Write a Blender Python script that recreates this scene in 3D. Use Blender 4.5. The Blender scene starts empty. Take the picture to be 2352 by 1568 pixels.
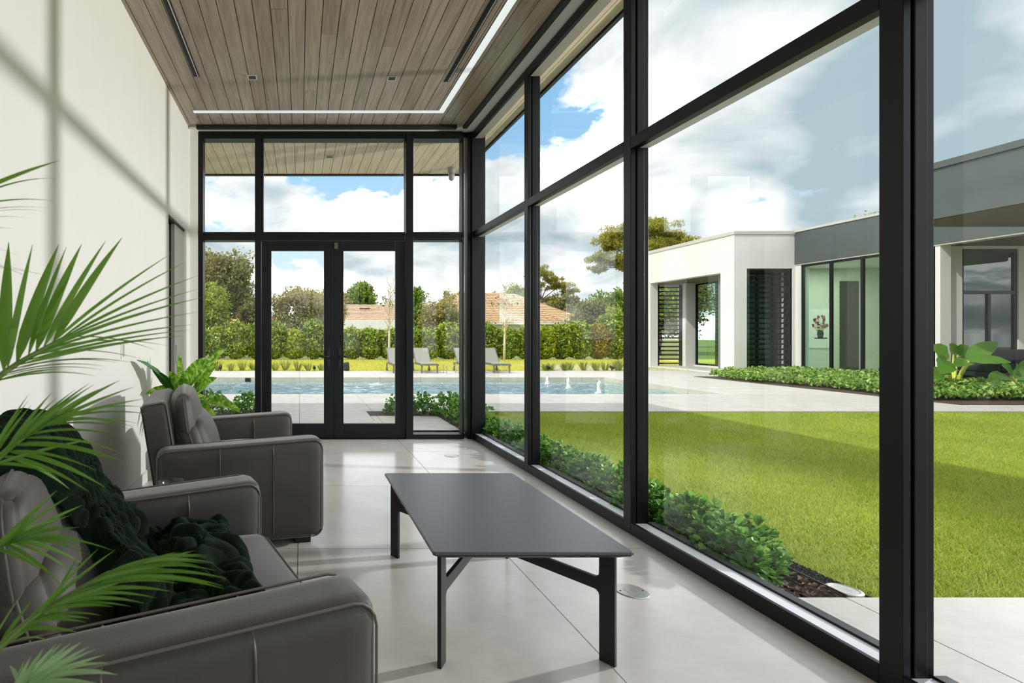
import bpy, bmesh, math, random
import numpy as np
from mathutils import Vector, Matrix, noise

random.seed(7)
RNG = np.random.default_rng(11)
PI = math.pi
S = bpy.context.scene
COL = S.collection

# ---------------------------------------------------------------- camera, sky, sun, exposure
FL, CX, CY, EYE = 1180.0, 688.0, 769.0, 1.26      # focal length in pixels, principal point, eye height
cam_data = bpy.data.cameras.new('camera')
cam = bpy.data.objects.new('camera', cam_data); COL.objects.link(cam)
cam.location = (0, 0, EYE); cam.rotation_euler = (PI/2, 0, 0)
cam_data.sensor_width = 36.0; cam_data.lens = FL/2352*36.0
cam_data.shift_x = (1176-CX)/2352; cam_data.shift_y = -(784-CY)/2352
cam_data.clip_start = 0.05; cam_data.clip_end = 600
S.camera = cam
cam_data.dof.use_dof = True; cam_data.dof.focus_distance = 4.2; cam_data.dof.aperture_fstop = 6.3

S.view_settings.view_transform = 'Standard'
S.view_settings.look = 'None'
S.view_settings.gamma = 1.0
S.view_settings.use_curve_mapping = False
S.view_settings.exposure = 0.14
cy = S.cycles
cy.use_denoising = True
cy.max_bounces = 10; cy.diffuse_bounces = 6; cy.glossy_bounces = 3
cy.transmission_bounces = 4; cy.transparent_max_bounces = 24
cy.sample_clamp_indirect = 6.0
cy.caustics_reflective = False; cy.caustics_refractive = False

def P(px, py, Y):
    return Vector(((px-CX)*Y/FL, Y, EYE-(py-CY)*Y/FL))

def sky_dir(px, py):
    return Vector(((px-CX)/FL, 1.0, -(py-CY)/FL)).normalized()

def make_world():
    w = bpy.data.worlds.new('sky'); S.world = w; w.use_nodes = True
    nt = w.node_tree; N = nt.nodes; L = nt.links
    for n in list(N): N.remove(n)
    out = N.new('ShaderNodeOutputWorld'); bg = N.new('ShaderNodeBackground')
    tc = N.new('ShaderNodeTexCoord')
    sep = N.new('ShaderNodeSeparateXYZ'); L.new(tc.outputs['Generated'], sep.inputs[0])
    def math_(op, a, b=None, c=None):
        m = N.new('ShaderNodeMath'); m.operation = op
        for i, v in enumerate((a, b, c)):
            if v is None: continue
            if isinstance(v, (int, float)): m.inputs[i].default_value = v
            else: L.new(v, m.inputs[i])
        return m.outputs[0]
    zc = math_('MAXIMUM', sep.outputs[2], 0.0)
    den = math_('ADD', zc, 0.32)
    u = math_('DIVIDE', sep.outputs[0], den); v = math_('DIVIDE', sep.outputs[1], den)
    cmb = N.new('ShaderNodeCombineXYZ'); L.new(u, cmb.inputs[0]); L.new(v, cmb.inputs[1]); cmb.inputs[2].default_value = 3.1
    n1 = N.new('ShaderNodeTexNoise'); n1.inputs['Scale'].default_value = 3.0; n1.inputs['Detail'].default_value = 9
    n1.inputs['Roughness'].default_value = 0.60; L.new(cmb.outputs[0], n1.inputs['Vector'])
    n2 = N.new('ShaderNodeTexNoise'); n2.inputs['Scale'].default_value = 2.6; n2.inputs['Detail'].default_value = 8
    n2.inputs['Roughness'].default_value = 0.5; n2.inputs['Distortion'].default_value = 0.35
    off = N.new('ShaderNodeVectorMath'); off.operation = 'ADD'; off.inputs[1].default_value = (4.3, 1.7, 5.5)
    L.new(cmb.outputs[0], off.inputs[0]); L.new(off.outputs[0], n2.inputs['Vector'])
    # clear patches between the clouds, and the grey cloud banks, where the view shows them
    def patch(px, py, r0, r1):
        d = N.new('ShaderNodeVectorMath'); d.operation = 'DOT_PRODUCT'; d.inputs[1].default_value = sky_dir(px, py)
        L.new(tc.outputs['Generated'], d.inputs[0])
        mr = N.new('ShaderNodeMapRange'); mr.interpolation_type = 'SMOOTHSTEP'
        mr.inputs[1].default_value = math.cos(math.radians(r1)); mr.inputs[2].default_value = math.cos(math.radians(r0))
        L.new(d.outputs['Value'], mr.inputs[0]); return mr.outputs[0]
    dens = n1.outputs['Fac']
    base = math_('MULTIPLY_ADD', dens, 1.5, -0.08)
    for (px, py, r0, r1, k) in ((1285, 215, 0.5, 6.0, .25), (1180, 310, .3, 4, .22), (735, 415, .3, 4.6, .28),
                                (870, 410, .3, 4.2, .26), (690, 610, .5, 6, .16), (1040, 470, .2, 2.6, .2)):
        base = math_('SUBTRACT', base, math_('MULTIPLY', patch(px, py, r0, r1), k))
    grey = math_('MULTIPLY_ADD', n2.outputs['Fac'], 1.35, -0.155)
    for (px, py, r0, r1, k) in ((1790, 30, 1, 13, .20), (1880, 440, 1, 13, .16), (2290, 150, 1, 11, .12), (1000, 610, .5, 4, .12), (1420, 590, .5, 4, .12)):
        grey = math_('SUBTRACT', grey, math_('MULTIPLY', patch(px, py, r0, r1), k))
    for (px, py, r0, r1, k) in ((1580, 110, 1, 7, .05), (780, 470, 1, 7, .14), (1360, 300, 1, 6, .06), (1720, 505, .5, 4, .22), (520, 480, 1, 5, .1)):
        grey = math_('ADD', grey, math_('MULTIPLY', patch(px, py, r0, r1), k))
    cr = N.new('ShaderNodeValToRGB'); e = cr.color_ramp.elements
    e[0].position = 0.40; e[0].color = (0, 0, 0, 1); e[1].position = 0.50; e[1].color = (1, 1, 1, 1)
    L.new(base, cr.inputs[0])
    cg = N.new('ShaderNodeValToRGB'); e = cg.color_ramp.elements
    e[0].position = 0.26; e[0].color = (.38, .50, .55, 1)
    e[1].position = 0.60; e[1].color = (.97, .98, 1.0, 1)
    x = cg.color_ramp.elements.new(.42); x.color = (.64, .71, .74, 1)
    x = cg.color_ramp.elements.new(.52); x.color = (.87, .90, .92, 1)
    L.new(grey, cg.inputs[0])
    blue = N.new('ShaderNodeMixRGB'); blue.inputs[1].default_value = (.60, .74, .82, 1); blue.inputs[2].default_value = (.22, .45, .70, 1)
    bz = N.new('ShaderNodeMapRange'); bz.interpolation_type = 'SMOOTHSTEP'; bz.inputs[1].default_value = .02; bz.inputs[2].default_value = .42
    L.new(zc, bz.inputs[0]); L.new(bz.outputs[0], blue.inputs[0])
    mix = N.new('ShaderNodeMixRGB'); L.new(blue.outputs[0], mix.inputs[1])
    L.new(cr.outputs[0], mix.inputs[0]); L.new(cg.outputs[0], mix.inputs[2])
    # the sunlit cloud tops are brighter than the exposure can hold
    gain = N.new('ShaderNodeMapRange'); gain.interpolation_type = 'SMOOTHSTEP'
    gain.inputs[1].default_value = .52; gain.inputs[2].default_value = .70; gain.inputs[3].default_value = .84; gain.inputs[4].default_value = 2.3
    L.new(grey, gain.inputs[0])
    gm = math_('ADD', math_('MULTIPLY', math_('SUBTRACT', gain.outputs[0], 1.0), cr.outputs[0]), 1.0)
    L.new(mix.outputs[0], bg.inputs[0]); L.new(math_('MULTIPLY', gm, 1.30), bg.inputs[1])
    L.new(bg.outputs[0], out.inputs[0])
make_world()

sun = bpy.data.lights.new('sun', 'SUN'); sun.energy = 2.9; sun.angle = math.radians(.6); sun.color = (1, .96, .88)
sun_o = bpy.data.objects.new('sun', sun); COL.objects.link(sun_o)
sun_o.rotation_euler = Vector((.92, .39, -1.0)).to_track_quat('-Z', 'Y').to_euler()
sun_o.location = (-20, -10, 25)

# a photographer's strobe on the lawn: its light falls through the window bays onto the left wall
strobe = bpy.data.lights.new('strobe', 'SPOT'); strobe.energy = 1850; strobe.shadow_soft_size = .11
strobe.spot_size = math.radians(92); strobe.spot_blend = .8; strobe.color = (1, .99, .985)
strobe_o = bpy.data.objects.new('strobe', strobe); COL.objects.link(strobe_o)
strobe_o.location = (7.6, 4.1, 2.42)
strobe_o.rotation_euler = Vector((-1, .0, -.02)).to_track_quat('-Z', 'Y').to_euler()

# ---------------------------------------------------------------- materials
def lin(c):
    f = lambda v: v/12.92 if v <= .04045 else ((v+.055)/1.055)**2.4
    return tuple(f(v/255) for v in c) + (1,)

class NT:
    def __init__(self, name):
        self.m = bpy.data.materials.new(name); self.m.use_nodes = True
        self.t = self.m.node_tree; self.N = self.t.nodes; self.L = self.t.links
        self.b = self.N['Principled BSDF']; self.out = self.N['Material Output']
    def n(self, t, **k):
        x = self.N.new(t)
        for a, v in k.items(): setattr(x, a, v)
        return x
    def link(self, a, b): self.L.new(a, b)
    def noise(self, vec=None, scale=5, detail=4, rough=.5, dist=0):
        x = self.n('ShaderNodeTexNoise'); x.inputs['Scale'].default_value = scale; x.inputs['Detail'].default_value = detail
        x.inputs['Roughness'].default_value = rough; x.inputs['Distortion'].default_value = dist
        if vec is not None: self.link(vec, x.inputs['Vector'])
        return x.outputs['Fac']
    def ramp(self, fac, stops):
        x = self.n('ShaderNodeValToRGB'); e = x.color_ramp.elements
        e[0].position, e[0].color = stops[0]; e[1].position, e[1].color = stops[-1]
        for p, c in stops[1:-1]:
            k = e.new(p); k.color = c
        self.link(fac, x.inputs[0]); return x.outputs[0]
    def bump(self, fac, strength=.2, dist=.01):
        x = self.n('ShaderNodeBump'); x.inputs['Strength'].default_value = strength; x.inputs['Distance'].default_value = dist
        self.link(fac, x.inputs['Height']); self.link(x.outputs[0], self.b.inputs['Normal']); return x
    def pos(self, scale=(1, 1, 1), rnd=False):
        g = self.n('ShaderNodeNewGeometry'); m = self.n('ShaderNodeVectorMath', operation='MULTIPLY'); m.inputs[1].default_value = scale
        self.link(g.outputs['Position'], m.inputs[0]); o = m.outputs[0]
        if rnd:
            i = self.n('ShaderNodeObjectInfo'); k = self.n('ShaderNodeMath', operation='MULTIPLY'); k.inputs[1].default_value = 57
            self.link(i.outputs['Random'], k.inputs[0]); a = self.n('ShaderNodeVectorMath', operation='ADD')
            self.link(o, a.inputs[0]); self.link(k.outputs[0], a.inputs[1]); o = a.outputs[0]
        return o
    def obj(self):
        return self.n('ShaderNodeTexCoord').outputs['Object']
    def set(self, **k):
        for a, v in k.items():
            self.b.inputs[a.replace('_', ' ')].default_value = v
        return self

def plain(name, rgb, rough=.5, var=.06, scale=6, bump=0, bscale=60, metal=0, spec=.5):
    t = NT(name); c = lin(rgb)
    f = t.noise(t.pos(), scale, 4)
    t.link(t.ramp(f, [(.3, tuple(v*(1-var) for v in c[:3])+(1,)), (.7, tuple(min(1, v*(1+var)) for v in c[:3])+(1,))]), t.b.inputs['Base Color'])
    t.set(Roughness=rough, Metallic=metal); t.b.inputs['Specular IOR Level'].default_value = spec
    if bump: t.bump(t.noise(t.pos(), bscale, 4), bump, .004)
    return t.m

def wood(name, dark, mid, light, rough=.38):
    t = NT(name)
    f = t.noise(t.pos((16, .9, 16), True), 1.6, 7, .62, .9)
    f2 = t.noise(t.pos((60, 2.2, 60), True), 2.0, 3, .6)
    a = t.n('ShaderNodeMath', operation='MULTIPLY_ADD'); a.inputs[1].default_value = .35; t.link(f2, a.inputs[0]); t.link(f, a.inputs[2])
    i = t.n('ShaderNodeObjectInfo'); k = t.n('ShaderNodeMath', operation='MULTIPLY_ADD'); k.inputs[1].default_value = .13; k.inputs[2].default_value = -.235
    t.link(i.outputs['Random'], k.inputs[0]); s = t.n('ShaderNodeMath', operation='ADD'); t.link(a.outputs[0], s.inputs[0]); t.link(k.outputs[0], s.inputs[1])
    t.link(t.ramp(s.outputs[0], [(.28, lin(dark)), (.52, lin(mid)), (.74, lin(light))]), t.b.inputs['Base Color'])
    t.set(Roughness=rough); t.bump(f2, .12, .003); return t.m

def stone(name, a, b, rough, scale=3.5, joints=None):
    t = NT(name)
    f = t.noise(t.pos((1, 1, 1), True), scale, 8, .62, .3); f2 = t.noise(t.pos((1, 5, 1), True), 9, 5, .6)
    s = t.n('ShaderNodeMath', operation='MULTIPLY_ADD'); s.inputs[1].default_value = .4; t.link(f2, s.inputs[0]); t.link(f, s.inputs[2])
    col = t.ramp(s.outputs[0], [(.5, lin(a)), (.9, lin(b))])
    if joints:
        br = t.n('ShaderNodeTexBrick'); br.offset = 0; br.inputs['Scale'].default_value = 1; br.inputs['Mortar Size'].default_value = .006
        br.inputs['Brick Width'].default_value = joints[0]; br.inputs['Row Height'].default_value = joints[1]
        br.inputs['Color1'].default_value = br.inputs['Color2'].default_value = (1, 1, 1, 1); br.inputs['Mortar'].default_value = (.45, .45, .43, 1)
        t.link(t.pos(), br.inputs['Vector']); mx = t.n('ShaderNodeMixRGB', blend_type='MULTIPLY'); mx.inputs[0].default_value = 1
        t.link(col, mx.inputs[1]); t.link(br.outputs['Color'], mx.inputs[2]); col = mx.outputs[0]
    t.link(col, t.b.inputs['Base Color'])
    t.set(Roughness=rough); t.bump(s.outputs[0], .06, .004); return t.m

def glass(name, tint, refl=1.0):
    t = NT(name); t.N.remove(t.b)
    tr = t.n('ShaderNodeBsdfTransparent'); tr.inputs[0].default_value = tint + (1,)
    gl = t.n('ShaderNodeBsdfGlossy'); gl.inputs['Roughness'].default_value = 0.0; gl.inputs[0].default_value = (.95, 1, .98, 1)
    fr = t.n('ShaderNodeFresnel'); fr.inputs[0].default_value = 1.5
    k = t.n('ShaderNodeMath', operation='MULTIPLY'); k.inputs[1].default_value = refl; k.use_clamp = True
    t.link(fr.outputs[0], k.inputs[0])
    # only the face towards the viewer mirrors; the ray then leaves the far face of the thin pane unhindered
    gb = t.n('ShaderNodeNewGeometry'); iv = t.n('ShaderNodeMath', operation='SUBTRACT'); iv.inputs[0].default_value = 1.0; t.link(gb.outputs['Backfacing'], iv.inputs[1])
    k2 = t.n('ShaderNodeMath', operation='MULTIPLY'); t.link(k.outputs[0], k2.inputs[0]); t.link(iv.outputs[0], k2.inputs[1]); k = k2
    mx = t.n('ShaderNodeMixShader'); t.link(k.outputs[0], mx.inputs[0]); t.link(tr.outputs[0], mx.inputs[1]); t.link(gl.outputs[0], mx.inputs[2])
    t.link(mx.outputs[0], t.out.inputs[0]); return t.m

def leafy(name, cols, rough=.45, trans=.35, spec=.4, patchy=0):
    """leaf material: each leaf (mesh island) its own hue between the given colours, part of the light passes through"""
    t = NT(name)
    g = t.n('ShaderNodeNewGeometry'); n = len(cols)
    col = t.ramp(g.outputs['Random Per Island'], [(i/(n-1), lin(c)) for i, c in enumerate(cols)])
    if patchy:      # slow drift of tone over a lawn
        f = t.noise(t.pos(), .9, 5, .65); v = t.ramp(f, [(.3, (1-patchy, 1-patchy*.8, 1-patchy, 1)), (.7, (1, 1, 1, 1))])
        mm = t.n('ShaderNodeMixRGB', blend_type='MULTIPLY'); mm.inputs[0].default_value = 1; t.link(col, mm.inputs[1]); t.link(v, mm.inputs[2]); col = mm.outputs[0]
    t.link(col, t.b.inputs['Base Color']); t.set(Roughness=rough); t.b.inputs['Specular IOR Level'].default_value = spec
    tl = t.n('ShaderNodeBsdfTranslucent'); hs = t.n('ShaderNodeHueSaturation'); hs.inputs['Hue'].default_value = .485; hs.inputs['Value'].default_value = 1.25
    t.link(col, hs.inputs['Color']); t.link(hs.outputs[0], tl.inputs[0])
    mx = t.n('ShaderNodeMixShader'); mx.inputs[0].default_value = trans
    t.link(t.b.outputs[0], mx.inputs[1]); t.link(tl.outputs[0], mx.inputs[2]); t.link(mx.outputs[0], t.out.inputs[0])
    return t.m

MAT = {}
MAT['wall'] = plain('warm white paint', (236, 234, 228), .7, .015, 3, .03, 250)
MAT['wall_grey'] = plain('grey door paint', (150, 147, 140), .55, .02)
MAT['plank'] = wood('ceiling wood', (128, 112, 99), (158, 141, 126), (178, 162, 146), .30)
MAT['soffit'] = wood('bounce lit soffit wood', (204, 182, 160), (230, 210, 188), (240, 226, 208), .5)  # ceiling planks again, paler: bounce light from the terrace put into the colour
MAT['black'] = plain('black aluminium', (11, 13, 17), .42, .05, 5, spec=.3)
MAT['black_matt'] = plain('black matt', (15, 15, 16), .6, .05)
MAT['sill'] = plain('pale metal with painted sheen', (232, 233, 240), .4, .02)
MAT['dark_backing'] = plain('dark backing', (22, 19, 17), .8)
MAT['tile'] = stone('floor porcelain', (200, 195, 188), (216, 211, 205), .19)
MAT['grout'] = plain('grout', (120, 115, 106), .8)
MAT['paver'] = stone('terrace paver', (174, 170, 163), (192, 189, 182), .6)
MAT['deck'] = stone('deck paving', (182, 179, 172), (200, 197, 190), .6, 3.5, (1.2, .6))
MAT['glass'] = glass('window glass', (.982, .986, .984), .85)
MAT['glass_green'] = glass('green tinted glass', (.76, .91, .83), 1.3)
MAT['white'] = plain('white stucco', (216, 215, 211), .8, .02, 3, .05, 120)
MAT['coping'] = plain('coping metal', (188, 186, 178), .5, .03)
MAT['fascia'] = plain('grey fascia', (74, 82, 80), .4, .05, 2)
MAT['reflection'] = plain('bronze head liner', (150, 142, 130), .45, .03)
MAT['steel'] = plain('brushed steel', (190, 188, 180), .3, .04, 30, metal=.8)
MAT['diffuser'] = NT('light diffuser').set(Emission_Strength=.40, Emission_Color=(.86, .95, 1, 1)).m
MAT['downlight'] = plain('downlight black', (12, 12, 13), .4)
MAT['grey_metal'] = plain('grey sensor plastic', (150, 150, 152), .4)
MAT['mulch'] = plain('bark mulch', (70, 54, 42), .95, .5, 40, .8, 60)
MAT['gravel_bed'] = plain('gravel bed', (44, 48, 48), .9, .4, 90)
MAT['pebble'] = leafy('dark pebbles', [(34, 38, 39), (54, 59, 60), (80, 85, 86)], .85, 0, .1)
MAT['mulch_chip'] = leafy('bark chips', [(60, 44, 33), (92, 70, 52), (128, 104, 80)], .9, 0)
MAT['lawn'] = plain('lawn soil and turf', (124, 148, 56), .95, .25, 9)
MAT['grass'] = leafy('lawn grass', [(116, 146, 36), (156, 180, 60), (188, 200, 90), (210, 208, 120)], .6, .4, .25, .25)
MAT['far_lawn'] = plain('far lawn', (196, 194, 90), .95, .16, 1.2)
MAT['far_grass'] = leafy('far lawn grass', [(184, 186, 78), (208, 206, 100), (220, 214, 122)], .7, .3, .2, .2)
MAT['ground'] = plain('ground beyond', (120, 130, 62), .95, .2, .4)
MAT['trunk'] = plain('bark', (98, 84, 68), .9, .25, 14, .5, 30)
MAT['birch'] = plain('pale bark', (206, 196, 176), .8, .15, 14, .3, 30)
MAT['pool_tile'] = stone('pool wall stone', (196, 190, 170), (214, 208, 190), .5, 3.5, (1.2, 2))
MAT['pool_floor'] = plain('pool plaster', (90, 150, 160), .6, .10, 2)

def leather(name, rgb):
    t = NT(name); c = lin(rgb)
    f = t.noise(t.obj(), 4, 5, .6)
    t.link(t.ramp(f, [(.3, tuple(v*.8 for v in c[:3])+(1,)), (.7, tuple(v*1.2 for v in c[:3])+(1,))]), t.b.inputs['Base Color'])
    v = t.n('ShaderNodeTexVoronoi'); v.inputs['Scale'].default_value = 170; t.link(t.obj(), v.inputs['Vector'])
    t.set(Roughness=.58); t.bump(v.outputs['Distance'], .18, .0012)
    t.b.inputs['Specular IOR Level'].default_value = .55
    t.b.inputs['Sheen Weight'].default_value = .32; t.b.inputs['Sheen Roughness'].default_value = .45; return t.m
MAT['leather'] = leather('taupe leather', (66, 60, 55))
MAT['piping'] = plain('pale welt seam', (98, 91, 84), .5, .05)

def velvet():
    t = NT('dark green faux fur')
    f = t.noise(t.obj(), 22, 6, .7); f2 = t.noise(t.obj(), 160, 3, .7)
    t.link(t.ramp(f, [(.3, lin((7, 15, 9))), (.7, lin((22, 38, 24)))]), t.b.inputs['Base Color'])
    t.set(Roughness=.9); t.b.inputs['Sheen Weight'].default_value = .22; t.b.inputs['Sheen Roughness'].default_value = .4
    t.b.inputs['Sheen Tint'].default_value = lin((110, 150, 110)); t.b.inputs['Specular IOR Level'].default_value = .1
    t.bump(f2, .8, .006); return t.m
MAT['velvet'] = velvet()
MAT['table'] = plain('charcoal ceramic', (84, 86, 91), .36, .03, 60, .04, 300)
MAT['table_leg'] = plain('black stained wood', (24, 23, 23), .5, .1)
MAT['palm'] = leafy('palm leaflet', [(56, 94, 28), (92, 140, 46), (138, 180, 78)], .4, .40, .5)
MAT['palm_pale'] = leafy('pale palm leaflet', [(110, 148, 98), (140, 172, 122), (158, 186, 138)], .45, .25, .4)
MAT['palm_stem'] = plain('palm stem', (98, 122, 52), .5)
def dieff():
    t = NT('variegated leaf')
    f = t.noise(t.obj(), 26, 4, .6, .6)
    col = t.ramp(f, [(.38, lin((62, 124, 26))), (.52, lin((132, 184, 44))), (.66, lin((214, 232, 120)))])
    t.link(col, t.b.inputs['Base Color']); t.set(Roughness=.35)
    tl = t.n('ShaderNodeBsdfTranslucent'); t.link(col, tl.inputs[0]); mx = t.n('ShaderNodeMixShader'); mx.inputs[0].default_value = .45
    t.link(t.b.outputs[0], mx.inputs[1]); t.link(tl.outputs[0], mx.inputs[2]); t.link(mx.outputs[0], t.out.inputs[0]); return t.m
MAT['dieff'] = dieff()
MAT['dieff_dark'] = leafy('dark green leaf', [(34, 92, 30), (64, 130, 46)], .35, .25)
MAT['pot'] = plain('charcoal planter', (52, 52, 52), .6)
MAT['shrub'] = leafy('glossy shrub leaf', [(50, 100, 34), (84, 140, 50), (120, 172, 76), (150, 194, 104)], .42, .38, .4)
MAT['hedge'] = leafy('hedge leaf', [(58, 86, 20), (110, 142, 38), (166, 188, 66), (220, 226, 120)], .42, .5, .4)
MAT['hedge_red'] = leafy('reddish hedge leaf', [(96, 118, 34), (150, 152, 48), (196, 146, 60), (176, 166, 72)], .4, .4, .4)
MAT['hedge_yellow'] = leafy('yellow hedge leaf', [(110, 134, 30), (166, 184, 50), (212, 214, 80)], .4, .45, .4)
MAT['tree_dark'] = leafy('dark tree leaf', [(86, 92, 48), (120, 124, 68), (152, 150, 92), (180, 174, 120)], .5, .5, .3)
MAT['tree_olive'] = leafy('olive tree leaf', [(116, 116, 58), (152, 148, 80), (182, 176, 108), (206, 198, 138)], .5, .45, .3)
MAT['tree_green'] = leafy('bright tree leaf', [(70, 104, 26), (118, 148, 44), (166, 184, 70)], .5, .4, .3)
MAT['tree_lime'] = leafy('lime tree leaf', [(106, 134, 44), (150, 172, 66), (190, 202, 100)], .5, .4, .3)
MAT['pine'] = leafy('pine needle', [(118, 130, 50), (168, 170, 72), (206, 200, 96)], .5, .55, .3)
MAT['cover'] = leafy('ground cover leaf', [(66, 110, 34), (110, 154, 56), (156, 190, 92), (188, 208, 130)], .45, .35, .4)
MAT['tuft'] = leafy('grass tuft', [(96, 118, 44), (142, 156, 70), (176, 182, 104)], .5, .3, .3)
MAT['ear'] = leafy('elephant ear leaf', [(76, 128, 46), (120, 166, 70)], .4, .45, .4)
MAT['ear_stem'] = plain('elephant ear stalk', (186, 192, 70), .5)
MAT['lounger'] = plain('grey lounger frame', (112, 110, 98), .45)
MAT['sling'] = plain('grey sling mesh', (150, 150, 140), .7, .03, 80)
MAT['roof_tan'] = plain('tan roof tile', (202, 178, 154), .8, .12, 4)
MAT['roof_red'] = plain('terracotta roof tile', (204, 174, 138), .8, .14, 4)
MAT['roof_orange'] = plain('orange roof tile', (208, 164, 124), .8, .1, 4)
MAT['house_white'] = plain('white house paint', (232, 232, 228), .7)
MAT['house_grey'] = plain('grey house paint', (176, 176, 168), .7)
MAT['sofa_dark'] = plain('dark outdoor fabric', (26, 29, 32), .8)
MAT['interior'] = plain('pale interior paint', (214, 214, 204), .8, .02)
MAT['interior_dark'] = plain('dark interior panel and shade', (70, 68, 64), .6)
MAT['interior_mid'] = plain('grey green interior shade', (112, 120, 114), .7)
MAT['wood_brown'] = plain('brown soffit', (92, 80, 66), .6, .12, 5)
MAT['jet'] = glass('fountain water', (.9, .96, .98), 3.0)
MAT['clear'] = glass('clear glass', (.97, .98, .98), .8)
MAT['clear'].node_tree.nodes['Glossy BSDF'].inputs['Roughness'].default_value = .22

def water():
    t = NT('pool water'); t.N.remove(t.b)
    tr = t.n('ShaderNodeBsdfTransparent'); tr.inputs[0].default_value = (.74, .93, .95, 1)
    gl = t.n('ShaderNodeBsdfGlossy'); gl.inputs['Roughness'].default_value = .03
    fr = t.n('ShaderNodeFresnel'); fr.inputs[0].default_value = 1.33
    bp = t.n('ShaderNodeBump'); bp.inputs['Strength'].default_value = 1.0; bp.inputs['Distance'].default_value = .13
    f = t.noise(t.pos((1.0, 1.6, 1)), 3.2, 4, .6, .8); t.link(f, bp.inputs['Height'])
    t.link(bp.outputs[0], gl.inputs['Normal']); t.link(bp.outputs[0], fr.inputs['Normal'])
    k = t.n('ShaderNodeMath', operation='MULTIPLY'); k.inputs[1].default_value = .48; t.link(fr.outputs[0], k.inputs[0])
    mx = t.n('ShaderNodeMixShader'); t.link(k.outputs[0], mx.inputs[0]); t.link(tr.outputs[0], mx.inputs[1]); t.link(gl.outputs[0], mx.inputs[2])
    t.link(mx.outputs[0], t.out.inputs[0]); return t.m
MAT['water'] = water()

# ---------------------------------------------------------------- building helpers
def wmat(o):
    m = o.matrix_basis.copy()
    while o.parent:
        o = o.parent; m = o.matrix_basis @ m
    return m

def tag(o, label=None, cat=None, group=None, kind=None):
    if label: o['label'] = label
    if cat: o['category'] = cat
    if group: o['group'] = group
    if kind: o['kind'] = kind
    return o

def thing(name, label, cat, loc=(0, 0, 0), rotz=0, group=None, kind=None):
    o = bpy.data.objects.new(name, None); COL.objects.link(o)
    o.empty_display_size = .1; o.location = loc; o.rotation_euler = (0, 0, rotz)
    return tag(o, label, cat, group, kind)

def structure(name, label, cat, loc=(0, 0, 0)):
    return thing(name, label, cat, loc, kind='structure')

def link_mesh(name, me, parent=None):
    o = bpy.data.objects.new(name, me); COL.objects.link(o)
    if parent is not None: o.parent = parent
    return o

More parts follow.
